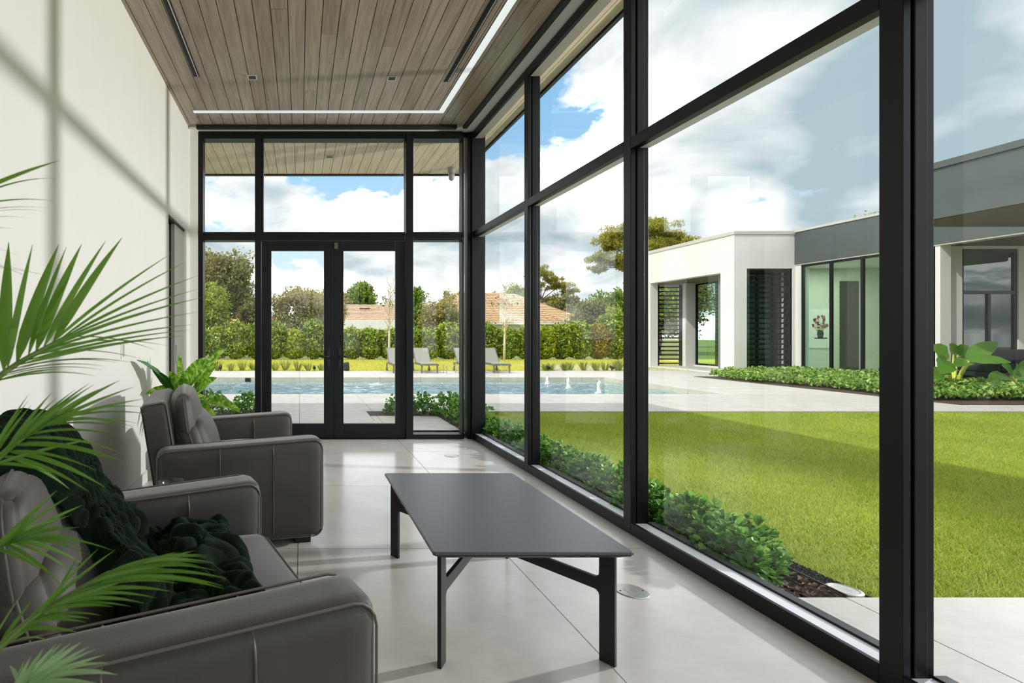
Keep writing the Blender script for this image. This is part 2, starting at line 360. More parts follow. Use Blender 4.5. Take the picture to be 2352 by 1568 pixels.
class MB:
    """collects shapes in world space; build() links them as ONE mesh object"""
    def __init__(self): self.v = []; self.f = []
    def add(self, vs, fs):
        k = len(self.v); self.v += [tuple(p) for p in vs]; self.f += [tuple(i+k for i in q) for q in fs]; return self
    def box(self, x0, x1, y0, y1, z0, z1):
        return self.add([(x0, y0, z0), (x1, y0, z0), (x1, y1, z0), (x0, y1, z0), (x0, y0, z1), (x1, y0, z1), (x1, y1, z1), (x0, y1, z1)],
                        [(0, 3, 2, 1), (4, 5, 6, 7), (0, 1, 5, 4), (1, 2, 6, 5), (2, 3, 7, 6), (3, 0, 4, 7)])
    def obox(self, c, ax, ay, az):
        c = Vector(c); ax = Vector(ax); ay = Vector(ay); az = Vector(az)
        vs = [c+sx*ax+sy*ay+sz*az for sz in (-1, 1) for sx, sy in ((-1, -1), (1, -1), (1, 1), (-1, 1))]
        return self.add(vs, [(0, 3, 2, 1), (4, 5, 6, 7), (0, 1, 5, 4), (1, 2, 6, 5), (2, 3, 7, 6), (3, 0, 4, 7)])
    def tube(self, pts, r, n=8, closed=False):
        pts = [Vector(p) for p in pts]; m = len(pts); rs = r if isinstance(r, (list, tuple)) else [r]*m
        vs = []; up = Vector((0, 0, 1))
        for i, p in enumerate(pts):
            a = pts[(i-1) % m] if (i > 0 or closed) else p; b = pts[(i+1) % m] if (i < m-1 or closed) else p
            t = (b-a).normalized()
            s = t.cross(up)
            if s.length < .05: s = t.cross(Vector((1, 0, 0)))
            s.normalize(); u = s.cross(t)
            vs += [p + rs[i]*(math.cos(2*PI*k/n)*s + math.sin(2*PI*k/n)*u) for k in range(n)]
        fs = []
        for i in range(m if closed else m-1):
            j = (i+1) % m
            fs += [(i*n+k, i*n+(k+1) % n, j*n+(k+1) % n, j*n+k) for k in range(n)]
        if not closed: fs += [tuple(range(n))[::-1], tuple(range((m-1)*n, m*n))]
        return self.add(vs, fs)
    def lathe(self, prof, c=(0, 0, 0), n=24):
        c = Vector(c); vs = []; fs = []
        for r, z in prof: vs += [c+Vector((r*math.cos(2*PI*k/n), r*math.sin(2*PI*k/n), z)) for k in range(n)]
        for i in range(len(prof)-1):
            fs += [(i*n+k, i*n+(k+1) % n, (i+1)*n+(k+1) % n, (i+1)*n+k) for k in range(n)]
        fs.append(tuple(range(n))[::-1]); fs.append(tuple(range((len(prof)-1)*n, len(prof)*n)))
        return self.add(vs, fs)
    def prism(self, poly, d):
        d = Vector(d); n = len(poly); a = [Vector(p) for p in poly]
        return self.add(a+[p+d for p in a], [tuple(range(n))[::-1], tuple(range(n, 2*n))]+[(i, (i+1) % n, n+(i+1) % n, n+i) for i in range(n)])
    def panel(self, us, vs, holes, fn, w0, w1):
        """a slab cut into a grid of cells; cells in holes are left open; fn maps (u, v, w) to space; ONE connected mesh"""
        nu, nv = len(us), len(vs); idx = {}; V = []; F = []
        def vid(i, j, k):
            if (i, j, k) not in idx: idx[(i, j, k)] = len(V); V.append(fn(us[i], vs[j], (w0, w1)[k]))
            return idx[(i, j, k)]
        full = lambda i, j: 0 <= i < nu-1 and 0 <= j < nv-1 and (i, j) not in holes
        for i in range(nu-1):
            for j in range(nv-1):
                if not full(i, j): continue
                for k in (0, 1): F.append((vid(i, j, k), vid(i+1, j, k), vid(i+1, j+1, k), vid(i, j+1, k)))
                for (di, dj, a, b) in ((-1, 0, (i, j), (i, j+1)), (1, 0, (i+1, j), (i+1, j+1)), (0, -1, (i, j), (i+1, j)), (0, 1, (i, j+1), (i+1, j+1))):
                    if not full(i+di, j+dj): F.append((vid(*a, 0), vid(*b, 0), vid(*b, 1), vid(*a, 1)))
        return self.add(V, F)
    def mesh(self, name, mat, M=None, smooth=False):
        me = bpy.data.meshes.new(name)
        vs = [M @ Vector(p) for p in self.v] if M is not None else self.v
        me.from_pydata(vs, [], self.f)
        bm = bmesh.new(); bm.from_mesh(me); bmesh.ops.recalc_face_normals(bm, faces=bm.faces); bm.to_mesh(me); bm.free()
        if mat: me.materials.append(MAT[mat] if isinstance(mat, str) else mat)
        if smooth: me.polygons.foreach_set('use_smooth', [True]*len(me.polygons))
        return me
    def build(self, name, mat, parent=None, smooth=False, bevel=0, seg=2):
        M = wmat(parent).inverted() if parent is not None else None
        o = link_mesh(name, self.mesh(name, mat, M, smooth), parent)
        if bevel:
            b = o.modifiers.new('bevel', 'BEVEL'); b.width = bevel; b.segments = seg; b.limit_method = 'ANGLE'; b.angle_limit = .6
        return o

def bx(*a): return MB().box(*a)

def np_mesh(name, V, F, mat, parent=None, smooth=False):
    """big leaf meshes: V (n,3) float array, F (m,k) int array; V in world space"""
    if parent is not None:
        M = np.array(wmat(parent).inverted()); V = V @ M[:3, :3].T + M[:3, 3]
    me = bpy.data.meshes.new(name); m, k = F.shape
    me.vertices.add(len(V)); me.vertices.foreach_set('co', V.astype(np.float32).ravel())
    me.loops.add(m*k); me.loops.foreach_set('vertex_index', F.astype(np.int32).ravel())
    me.polygons.add(m); me.polygons.foreach_set('loop_start', np.arange(0, m*k, k, dtype=np.int32))
    me.polygons.foreach_set('loop_total', np.full(m, k, dtype=np.int32))
    me.materials.append(MAT[mat] if isinstance(mat, str) else mat); me.update(); me.validate()
    return link_mesh(name, me, parent)

def unit(v): return v/np.maximum(np.linalg.norm(v, axis=1, keepdims=True), 1e-9)

def leaves(C, D, size, aspect=.45, rng=RNG, up=None, cup=.15):
    """a folded diamond-ended leaf (6 points, 2 quads) at each centre C, long axis D; returns V, F"""
    n = len(C); s = (size*(.65+.7*rng.random(n)))[:, None]
    D = unit(D); R = rng.normal(size=(n, 3))
    if up is not None: R = R*.55 + up
    W = unit(np.cross(D, R)); Nn = np.cross(W, D)
    h = s*.5; w = s*aspect*.5
    A = C-D*h; B = C+D*h; L1 = C-D*h*.25+W*w+Nn*s*cup; L2 = C+D*h*.45+W*w*.8+Nn*s*cup; R1 = C-D*h*.25-W*w+Nn*s*cup; R2 = C+D*h*.45-W*w*.8+Nn*s*cup
    V = np.stack([A, L1, L2, B, R2, R1], 1).reshape(-1, 3)
    k = np.arange(n)[:, None]*6
    F = np.concatenate([k+np.array([[0, 1, 2, 3]]), k+np.array([[0, 3, 4, 5]])], 0)
    return V, F

def copy_tree(o, parent=None):
    c = o.copy(); COL.objects.link(c)
    if parent is not None: c.parent = parent
    for ch in [x for x in bpy.data.objects if x.parent == o]: copy_tree(ch, c)
    return c

def rbox(hx, hy, hz, r, n=10, bulge=0.0, fn=None, axis=(0, 1, 2), bpow=1.0):
    """rounded box round the origin: a cube grid with rounded edges, its faces swollen by bulge"""
    mb = MB(); idx = {}
    def vid(p):
        k = tuple(round(c, 5) for c in p)
        if k not in idx:
            idx[k] = len(mb.v)
            v = Vector((p[0]*hx, p[1]*hy, p[2]*hz))
            q = Vector((max(-hx+r, min(hx-r, v.x)), max(-hy+r, min(hy-r, v.y)), max(-hz+r, min(hz-r, v.z))))
            d = v-q
            if d.length > 1e-9: v = q + d.normalized()*r
            e = lambda t: max(0, 1-t*t)
            m = sorted(((abs(p[0]), 0), (abs(p[1]), 1), (abs(p[2]), 2)))[-1][1]
            for t in axis:
                if abs(p[t]) > .999: m = t
            o = [i for i in range(3) if i != m]
            if bulge and m in axis: v[m] += math.copysign(bulge, p[m])*(e(p[o[0]])*e(p[o[1]]))**bpow*(abs(p[m]) > .999)
            if fn: v = fn(v, p)
            mb.v.append(tuple(v))
        return idx[k]
    def warp(t):      # denser towards the edges
        return math.copysign(1-(1-abs(t))**1.7, t)
    g = [warp(-1+2*i/n) for i in range(n+1)]
    for ax in range(3):
        for sgn in (-1, 1):
            for i in range(n):
                for j in range(n):
                    q = []
                    for (a, b) in ((g[i], g[j]), (g[i+1], g[j]), (g[i+1], g[j+1]), (g[i], g[j+1])):
                        p = [0, 0, 0]; p[ax] = sgn; p[(ax+1) % 3] = a; p[(ax+2) % 3] = b; q.append(vid(p))
                    mb.f.append(tuple(q if sgn > 0 else q[::-1]))
    return mb

def moved(mb, M):
    mb.v = [tuple(M @ Vector(p)) for p in mb.v]; return mb
# ---------------------------------------------------------------- the room shell
XL, XR, YB, YN, ZC = -1.32, 2.09, 6.2, -5.4, 3.74     # left wall, glazed wall, back wall, wall behind the camera, ceiling
# floor: porcelain tiles 1.2 m wide with fine joints over a grout bed
floor = structure('floor', 'pale greige porcelain tile floor of the sunroom', 'floor')
bx(XL-.2, XR+.1, YN, YB+.15, -.05, -.004).build('grout_bed', 'grout', floor)
xs = [XL, -1.2, -.01, 1.185, XR+.02]
ys = [3.03+1.256*k for k in range(-7, 4)]; ys = [YN]+[y for y in ys if y > YN+.1]+[YB+.12]
for i in range(len(xs)-1):
    for j in range(len(ys)-1):
        g = .0022
        bx(xs[i]+g, xs[i+1]-g, ys[j]+g, ys[j+1]-g, -.004, 0).build('tile', 'tile', floor)

# left wall with the doorway near its far end
wall_left = structure('wall_left', 'tall white painted wall behind the armchairs', 'wall')
MB().panel([YN, 5.17, 5.99, YB+.12], [0, 2.485, ZC+.3], {(1, 0)}, lambda u, v, w: (w, u, v), XL-.22, XL).build('plaster', 'wall', wall_left)
bx(XL, XL+.095, YB-.02, YB+.14, 0, ZC).build('return', 'wall', wall_left)
base = structure('baseboard_left', 'flush white baseboard along the left wall', 'baseboard')
bx(XL, XL+.012, YN, 5.17, 0, .10).build('board', 'wall', base, bevel=.003)
bx(XL+.012, XL+.0135, YN, 5.17, .092, .097).build('edge_line', 'coping', base)  # thin pale grey line near the board's upper edge
d3 = structure('door_3', 'grey sliding pocket door half open in the left wall', 'door')
bx(XL-.135, XL-.09, 5.22, 5.985, .01, 2.46).build('panel', 'wall_grey', d3)
bx(XL-.20, XL-.05, 5.172, 5.205, 0, 2.48).build('jamb', 'wall_grey', d3)
bx(XL-.07, XL-.03, 5.55, 5.985, .01, 2.46).build('panel', 'wall_grey', d3)
bx(XL-.15, XL-.02, 5.175, 5.985, 2.462, 2.484).build('track', 'black_matt', d3)
bx(XL-.028, XL-.022, 5.60, 5.63, .95, 1.15).build('pull', 'steel', d3)

# unseen wall behind the camera, glazed so that sky light fills the room
wall_behind = structure('wall_back', 'unseen wall behind the viewer, glazed for sky fill', 'wall')
MB().panel([XL-.22, XL+.1, .38, .46, XR, XR+.12], [0, .1, 3.6, ZC+.3], {(1, 1), (3, 1)}, lambda u, v, w: (u, w, v), YN-.15, YN).build('frame', 'wall', wall_behind)
for (a, b) in ((XL+.1, .38), (.46, XR)): bx(a-.01, b+.01, YN-.09, YN-.078, .09, 3.61).build('pane', 'glass', wall_behind)

# ceiling: planks running the length of the room, border cut near the back wall
ceiling = structure('ceiling', 'brown wood plank ceiling with recessed slots and lights', 'ceiling')
bx(XL-.2, 1.952, YN, 6.07, ZC+.012, ZC+.06).build('backing', 'dark_backing', ceiling)
pw = .1335; x = XL+.03; cols = []
while x < 1.93: cols.append((x, min(x+pw, 1.935))); x += pw
unit_plank = bx(0, 1, 0, 1, 0, 1).mesh('plank', 'plank')
def plank_row(parent, x0, x1, y0, y1, z0, z1, seed, me=None, lo=3.0, hi=6.5):
    r = random.Random(seed); y = y0
    while y < y1-.01:
        e = min(y1, y+r.uniform(lo, hi))
        if y1-e < .5: e = y1
        o = link_mesh('plank', me or unit_plank, parent)
        o.location = (x0+.003, y+.0012, z0); o.scale = (x1-x0-.006, e-y-.0024, z1-z0); y = e
for k, (a, b) in enumerate(cols):
    plank_row(ceiling, a, b, YN, 5.885, ZC, ZC+.013, 100+k)
    plank_row(ceiling, a, b, 5.888, 6.055, ZC, ZC+.013, 300+k)
bx(XL, XL+.028, YN, 6.07, ZC-.006, ZC+.013).build('edge_trim', 'plank', ceiling)
bx(1.90, 1.935, YN, 6.07, ZC-.004, ZC+.012).build('edge_trim', 'plank', ceiling)
# drywall band and black roller shade slots along the two glazed sides
t1 = structure('trim_1', 'pale ceiling band with black shade slot along the glazed wall', 'trim')
bx(1.985, XR+.06, YN, YB+.06, ZC-.012, ZC+.06).build('band', 'wall', t1)
bx(1.937, 1.988, YN, 6.10, ZC-.035, ZC+.02).build('shade_slot', 'black_matt', t1, bevel=.004)
t2 = structure('trim_2', 'pale ceiling band with black shade cassette above the back door', 'trim')
bx(XL, 1.985, 6.11, YB+.06, ZC-.012, ZC+.06).build('band', 'wall', t2)
bx(XL+.10, 1.86, 6.06, 6.112, ZC-.042, ZC+.02).build('shade_cassette', 'black_matt', t2, bevel=.004)

# recessed fittings (fixed to the ceiling)
for (x, ye, lab) in ((-.986, 4.93, 'black linear slot diffuser in the ceiling beside the white wall'), (1.44, 5.03, 'black linear slot diffuser in the ceiling beside the light strip')):
    s = thing('slot_diffuser', lab, 'air vent', (x, 2.5, ZC), group='ceiling slot diffusers')
    bx(x-.028, x+.028, -.5, ye, ZC-.004, ZC+.002).build('frame', 'black_matt', s)
    bx(x-.013, x-.001, -.49, ye-.012, ZC-.008, ZC-.003).build('blade', 'black', s)
    bx(x+.008, x+.018, -.49, ye-.012, ZC-.007, ZC-.003).build('blade', 'steel', s)
for (x, y, lab) in ((-.455, 4.945, 'small square black downlight in the ceiling nearer the white wall'), (.892, 4.965, 'small square black downlight in the ceiling nearer the glazed wall')):
    s = thing('downlight', lab, 'ceiling light', (x, y, ZC), group='ceiling downlights')
    MB().panel([x-.047, x-.033, x+.033, x+.047], [y-.047, y-.033, y+.033, y+.047], {(1, 1)}, lambda u, v, w: (u, v, w), ZC-.005, ZC+.004).build('trim_ring', 'coping', s)
    bx(x-.033, x+.033, y-.033, y+.033, ZC-.002, ZC+.01).build('baffle', 'downlight', s)
ll = thing('light_strip', 'long L-shaped recessed linear light glowing white in the plank ceiling', 'ceiling light', (1.575, 5.7, ZC))
MB().prism([(-1.18, 5.674, ZC-.003), (1.541, 5.674, ZC-.003), (1.541, -.5, ZC-.003), (1.609, -.5, ZC-.003), (1.609, 5.74, ZC-.003), (-1.18, 5.74, ZC-.003)], (0, 0, .004)).build('diffuser', 'diffuser', ll)
MB().prism([(-1.186, 5.669, ZC-.0015), (1.536, 5.669, ZC-.0015), (1.536, -.5, ZC-.0015), (1.614, -.5, ZC-.0015), (1.614, 5.746, ZC-.0015), (-1.186, 5.746, ZC-.0015)], (0, 0, .003)).build('channel', 'black', ll)

# ---------------------------------------------------------------- glazing of the back wall
def bX(px): return (px-CX)*YB/FL
def bZ(py): return EYE-(py-CY)*YB/FL
ZH, ZT = 3.63, 3.712             # glass head, frame head
TB0, TB1 = 2.405, 2.503          # transom bar
def pane_y(p, x0, x1, z0, z1, y=YB+.085): bx(x0-.012, x1+.012, y, y+.012, z0-.012, z1+.012).build('pane', 'glass', p)
def member_y(p, nm, x0, x1, z0, z1, y0=YB, y1=YB+.15): bx(x0, x1, y0, y1, z0, z1).build(nm, 'black', p, bevel=.004)
w1 = structure('window_1', 'two pane black framed window bay left of the double door', 'window')
member_y(w1, 'jamb', bX(455), bX(466), 0, ZT)
member_y(w1, 'mullion', bX(585.5), bX(599.5), 0, ZT)
member_y(w1, 'head', bX(466), bX(585.5), ZH, ZT)
member_y(w1, 'transom', bX(466), bX(585.5), TB0, TB1)
member_y(w1, 'sill', bX(466), bX(585.5), 0, .065)
pane_y(w1, bX(466), bX(585.5), .065, TB0); pane_y(w1, bX(466), bX(585.5), TB1, ZH)
w2 = structure('window_2', 'wide black framed transom light above the double door', 'window')
member_y(w2, 'head', bX(599.5), bX(931), ZH, ZT)
member_y(w2, 'transom', bX(599.5), bX(931), TB0, TB1)
member_y(w2, 'stop', bX(599.5), bX(604.5), TB1, ZH, YB+.03, YB+.15)
pane_y(w2, bX(599.5), bX(931), TB1, ZH)
w3 = structure('window_3', 'narrow two pane window bay right of the double door', 'window')
member_y(w3, 'mullion', bX(933), bX(949.5), 0, ZT)
member_y(w3, 'head', bX(949.5), bX(1063), ZH, ZT)
member_y(w3, 'transom', bX(949.5), bX(1063), TB0, TB1)
member_y(w3, 'sill', bX(949.5), bX(1063), 0, .06)
member_y(w3, 'jamb', bX(1063), bX(1067.5), 0, ZT, YB+.02, YB+.15)
pane_y(w3, bX(949.5), bX(1063), .06, TB0); pane_y(w3, bX(949.5), bX(1063), TB1, ZH)
# two door leaves
def door_leaf(name, label, x0, x1, gx0, gx1, handle_x, side):
    d = structure(name, label, 'door', ((x0+x1)/2, YB, 0))
    zb, zt, gz0, gz1 = .008, TB0-.008, .185, 2.282
    y0, y1 = YB+.025, YB+.08
    s1 = bx(x0, gx0, y0, y1, zb, zt).build('stile', 'black', d, bevel=.003)
    s2 = bx(gx1, x1, y0, y1, zb, zt).build('stile', 'black', d, bevel=.003)
    bx(gx0, gx1, y0, y1, gz1, zt).build('rail', 'black', d, bevel=.003)
    bx(gx0, gx1, y0, y1, zb, gz0).build('rail', 'black', d, bevel=.003)
    bx(gx0-.01, gx1+.01, y0+.022, y0+.034, gz0-.01, gz1+.01).build('pane', 'glass', d)
    h = bx(handle_x-.016, handle_x+.016, y0-.008, y0, 1.0, 1.10).build('handle', 'black_matt', d, bevel=.002)
    mb = MB().tube([(handle_x, y0-.006, 1.0), (handle_x, y0-.05, 1.0), (handle_x+side*.03, y0-.055, 1.0), (handle_x+side*.115, y0-.05, 1.0)], .0085, 8)
    mb.build('lever', 'black_matt', h, smooth=True)
    bx(handle_x-.016, handle_x+.016, y0-.008, y0, .86, .965).build('lock_plate', 'black_matt', d, bevel=.002)
    return d
dl = door_leaf('door_1', 'left leaf of the black glazed double door', bX(600.5), bX(766), bX(622.8), bX(744.4), bX(755), -1)
dr = door_leaf('door_2', 'right leaf of the black glazed double door', bX(768), bX(932), bX(789.4), bX(909.6), bX(780), 1)
bx(bX(764), bX(770), YB+.03, YB+.085, .008, TB0-.008).build('astragal', 'black', dr)
bx(bX(768), bX(776), YB+.005, YB+.025, 2.30, 2.375).build('latch_sensor', 'wood_brown', dr, bevel=.003)
bx(bX(599.5), bX(933), YB-.005, YB+.12, 0, .008).build('threshold', 'black', w2)

# ---------------------------------------------------------------- glazed wall on the right: bays between mullions
MY = [4.743-1.463*k for k in range(-1, 8)]       # mullion centres, run on unseen behind the camera for sky fill: 6.206 (corner) ... -5.5
wt0, wt1 = 2.435, 2.508
def mullion_x(p, y):
    bx(XR, XR+.028, y-.037, y+.037, 0, ZT).build('mullion', 'black', p, bevel=.003)
    bx(XR+.028, XR+.042, y-.026, y+.026, 0, ZT).build('mullion_core', 'black_matt', p)
    bx(XR+.042, XR+.088, y-.037, y+.037, 0, ZT).build('mullion_body', 'black', p, bevel=.003)
    bx(XR+.088, XR+.118, y-.030, y+.030, 0, ZT).build('mullion_stop', 'black', p, bevel=.003)
labels = ['glazed bay of the right wall nearest the far corner', 'glazed bay of the right wall, second from the far corner',
          'large glazed bay of the right wall beside the coffee table', 'glazed bay of the right wall nearest the viewer, beyond the thick mullion',
          'glazed bay of the right wall beside the viewer', 'glazed bay of the right wall behind the viewer',
          'added glazed bay of the right wall, second last behind the viewer, for sky fill', 'last added glazed bay of the right wall behind the viewer, for sky fill']
for k in range(8):
    y1, y0 = MY[k]-.037, MY[k+1]+.037
    w = structure('window_%d' % (k+4), labels[k], 'window', (XR, (y0+y1)/2, 0))
    if k == 0:      # corner post
        bx(XR-.012, XR+.15, YB-.01, YB+.15, 0, ZT).build('corner_post', 'black', w, bevel=.004)
        bx(XR-.055, XR-.012, YB+.02, YB+.15, 0, ZT).build('corner_stop', 'black', w, bevel=.003)
        y1 = YB-.01
    mullion_x(w, MY[k+1])
    bx(XR, XR+.125, y0, y1, ZH+.004, ZT).build('head', 'black', w, bevel=.004)
    bx(XR+.026, XR+.122, y0, y1, ZH, ZH+.004).build('head_reflection', 'reflection', w)  # underside of the head, its reflected light put into the paler colour
    bx(XR, XR+.05, y0, y1, wt0, wt1).build('transom', 'black', w, bevel=.003)
    bx(XR+.05, XR+.12, y0, y1, wt0+.006, wt1-.01).build('transom_stop', 'sill', w)  # pale colour stands in for the reflection under the transom
    bx(XR, XR+.022, y0, y1, 0, .075).build('sill', 'black', w, bevel=.003)
    bx(XR+.022, XR+.104, y0, y1, .02, .070).build('sill_reflection', 'sill', w)  # sky reflection on the sill top, painted as a pale strip
    bx(XR+.104, XR+.15, y0, y1, 0, .08).build('sill_stop', 'black', w)
    gx = XR+.106
    bx(gx, gx+.012, y0-.01, y1+.01, .07, wt0+.012).build('pane', 'glass', w)
    bx(gx, gx+.012, y0-.01, y1+.01, wt1-.012, ZH+.012).build('pane', 'glass', w)

# ---------------------------------------------------------------- roof over the room, with its plank soffits
roof = structure('roof', 'flat roof of the sunroom with wood plank soffit and dark edge', 'roof')
ZS = 3.70
bx(-7, 2.46, -6, 7.83, ZC+.30, ZC+.55).build('slab', 'fascia', roof)
bx(-7, 2.46, 7.79, 7.84, ZS-.02, ZC+.3).build('fascia_board', 'black', roof)
bx(2.43, 2.465, -6, 7.79, ZS-.02, ZC+.3).build('fascia_board', 'black', roof)
bx(-7, 2.43, YB+.15, 7.79, ZS+.014, ZS+.05).build('soffit_backing', 'dark_backing', roof)
bx(XR+.12, 2.43, -5, YB+.15, ZS+.014, ZS+.05).build('soffit_backing', 'dark_backing', roof)
soff = bx(0, 1, 0, 1, 0, 1).mesh('soffit plank', 'soffit')
x = -3.4; k = 0
while x < 2.42:
    plank_row(roof, x, min(x+pw, 2.425), YB+.155, 7.785, ZS, ZS+.014, 500+k, soff, 3, 4); x += pw; k += 1
for k, (a, b) in enumerate(((2.22, 2.32), (2.32, 2.425))):
    plank_row(roof, a, b, -4.9, YB+.15, ZS, ZS+.014, 700+k, soff, 2, 4)
s = thing('soffit_light', 'small square light in the outdoor plank soffit above the door', 'outdoor light', (.4, 7.02, ZS))
MB().panel([.355, .375, .455, .475], [6.98, 7.0, 7.06, 7.08], {(1, 1)}, lambda u, v, w: (u, v, w), ZS-.005, ZS+.002).build('trim_ring', 'coping', s)
bx(.375, .455, 7.0, 7.06, ZS-.002, ZS+.004).build('baffle', 'downlight', s)
s = thing('soffit_sensor', 'grey dome sensor hanging under the corner of the outdoor soffit', 'sensor', (2.22, 7.5, ZS))
MB().lathe([(.055, 0), (.055, -.07), (.05, -.085)], (2.22, 7.5, ZS), 20).build('collar', 'grey_metal', s, smooth=True, bevel=.004)
MB().lathe([(.043, -.08), (.045, -.12), (.038, -.165), (.018, -.19), (.002, -.195)], (2.22, 7.5, ZS), 20).build('dome', 'grey_metal', s, smooth=True)

# ---------------------------------------------------------------- small fixtures
s = thing('switch_plate', 'slim white wall switch plate on the left wall above the armchairs', 'switch', (XL, 3.82, 1.14))
bx(XL, XL+.008, 3.79, 3.86, 1.08, 1.21).build('plate', 'wall', s, bevel=.002)
bx(XL+.008, XL+.012, 3.81, 3.84, 1.10, 1.19).build('rocker', 'coping', s)
for (x, y, lab) in ((1.588, 5.368, 'round metal floor outlet cover near the far corner of the room'), (1.632, 2.525, 'round metal floor outlet cover beside the coffee table leg')):
    s = thing('floor_outlet', lab, 'floor outlet', (x, y, 0), group='round floor outlets')
    MB().lathe([(.075, .0), (.075, .002), (.071, .004), (.0, .0042)], (x, y, 0), 40).build('cover', 'steel', s)
    for (a, b) in ((-.028, .0), (.002, .03)):
        bx(x+a, x+b, y-.022, y+.022, .004, .0052).build('flap', 'steel', s, bevel=.0008)
    for q in (-.055, .055): MB().lathe([(.004, .004), (.004, .0052), (.0, .0054)], (x+q, y, 0), 10).build('screw', 'black', s)
# ---------------------------------------------------------------- armchairs (built at the origin: +x forward, then placed)
def crease(v, p):
    return v

def make_armchair():
    root = thing('armchair', 'taupe leather armchair', 'armchair')
    L = 'leather'
    for sy in (-1, 1):
        def fn(v, p):
            v = Vector(v); v.z += .02*p[0]*max(0, p[2])
            # soft creases that fan from the upper front corner
            w = max(0, p[0]-.45)*max(0, p[2]-.2)
            v.y += sy*0 + math.copysign(.010*w*math.sin(38*(p[0]+1.2*p[2])), p[1])*(abs(p[1]) > .99)
            return v
        arm = moved(rbox(.49, .09, .285, .05, 16, .012, fn, (1,)), Matrix.Translation((-.01, sy*.51, .335))).build('arm', L, root, smooth=True)
        # welt seams: one round the edge of each side face, two upright on each face
        for face in (-1, 1):
            y = sy*.51+face*.080
            loop = []
            hx, hz, r = .482, .279, .06
            for (cx_, cz_, a0) in ((hx-r, hz-r, 0), (-hx+r, hz-r, 90), (-hx+r, -hz+r, 180), (hx-r, -hz+r, 270)):
                for k in range(5):
                    a = math.radians(a0+k*22.5); X = cx_+r*math.cos(a); Z = cz_+r*math.sin(a)
                    loop.append((X-.01, y, Z+.335+.02*X/.49*max(0, Z/.285)))
            MB().tube(loop, .0036, 6, closed=True).build('piping', 'piping', arm, smooth=True)
            for sx in (-.14, .17):
                q = sx/.49; pts = []
                for z in np.linspace(-.25, .276, 14):
                    zz = z/.285; yo = .09+.012*max(0, (1-q*q)*(1-zz*zz))
                    if abs(z) > .235: yo -= .05-math.sqrt(max(0, .05**2-(abs(z)-.235)**2))
                    pts.append((sx, sy*.51+face*(yo+.003), .335+z+.02*q*max(0, zz)))
                MB().tube(pts, .0034, 6).build('seam', 'piping', arm, smooth=True)
    moved(rbox(.06, .42, .15, .04, 8, .01), Matrix.Translation((.39, 0, .20))).build('front_panel', L, root, smooth=True)
    bx(-.44, .36, -.42, .42, .08, .26).build('base', L, root, bevel=.01)
    for sx in (-.40, .36):
        for sy in (-.49, .49):
            bx(sx-.05, sx+.05, sy-.05, sy+.05, 0, .052).build('foot', 'black_matt', root, bevel=.004)
    def seat_fn(v, p):
        v = Vector(v); v.z += .006*math.sin(9*v.x+4*v.y)*max(0, p[2]); return v
    seat = moved(rbox(.42, .415, .105, .06, 14, .028, seat_fn, (2,)), Matrix.Translation((.07, 0, .345))).build('seat', L, root, smooth=True)
    MB().tube([(.4735, y, .433) for y in np.linspace(-.345, .345, 8)], .004, 6).build('piping', 'piping', seat, smooth=True)
    tilt = lambda x, z, deg: Matrix.Translation((x, 0, z)) @ Matrix.Rotation(math.radians(-deg), 4, 'Y')
    back = moved(rbox(.08, .425, .395, .035, 12, .010, None, (0,)), tilt(-.465, .462, 9)).build('backrest', L, root, smooth=True)
    T = tilt(-.465, .462, 9)
    for sy in (-1, 1):
        loop = [T @ Vector((x, sy*.418, z)) for (x, z) in ((-.073, -.385), (-.073, .385), (-.04, .389), (.05, .389), (.073, .375), (.073, -.385))]
        MB().tube(loop, .0036, 6, closed=True).build('piping', 'piping', back, smooth=True)
    def cush(seed, amp):
        def fn(v, p):
            v = Vector(v); s = 1-abs(p[1])**3*.25
            v.x *= s
            c = 1-.11*(p[1]*p[2])**2; v.y *= c; v.z *= c
            if abs(p[0]) > .2:
                # gathers that run in from the seamed edge
                e = max(abs(p[1]), abs(p[2])); g = max(0, e-.45)
                v.x += math.copysign(1, p[0])*amp*g*math.sin(26*(p[1]+p[2]*.6)+seed)
            v.x += .006*noise.noise(Vector((v.y*4, v.z*4, seed)))
            return v
        return fn
    T = tilt(-.285, .555, 18)
    lum = moved(rbox(.10, .40, .205, .085, 16, .065, cush(1, .0), (0,), .8), T).build('back_cushion', L, root, smooth=True)
    T2 = tilt(-.335, .715, 8)
    head = moved(rbox(.052, .39, .20, .05, 16, .055, cush(4, .0), (0,), .9), T2).build('head_cushion', L, root, smooth=True)
    for (o, T_, hy, hz, r) in ((lum, T, .40, .205, .085), (head, T2, .39, .20, .05)):
        loop = []
        for k in range(64):      # the seam follows the cushion's widest outline
            a = 2*PI*k/64; c, s_ = math.cos(a), math.sin(a); m = max(abs(c), abs(s_)); p1, p2 = c/m, s_/m
            v = Vector((p1*hy, p2*hz)); q = Vector((max(-hy+r, min(hy-r, v.x)), max(-hz+r, min(hz-r, v.y)))); d = v-q
            if d.length > 1e-6: v = q+d.normalized()*r
            w = 1-.11*(p1*p2)**2
            loop.append(T_ @ Vector((0, v.x*w, v.y*w)))
        MB().tube(loop, .0055, 6, closed=True).build('piping', L, o, smooth=True)
    return root

chair_far = make_armchair()
chair_near = copy_tree(chair_far)
C1, A1 = (-.462, 1.615), math.radians(20)
C2, A2 = (-.440, 3.575), math.radians(11.5)
chair_near.location = (*C1, 0); chair_near.rotation_euler = (0, 0, A1)
chair_far.location = (*C2, 0); chair_far.rotation_euler = (0, 0, A2)
chair_near['label'] = 'taupe leather armchair under the dark green throw, in front of the palm'
chair_far['label'] = 'taupe leather armchair with plump head cushion, beside the variegated plant'
for c in (chair_near, chair_far): c['group'] = 'leather armchairs'

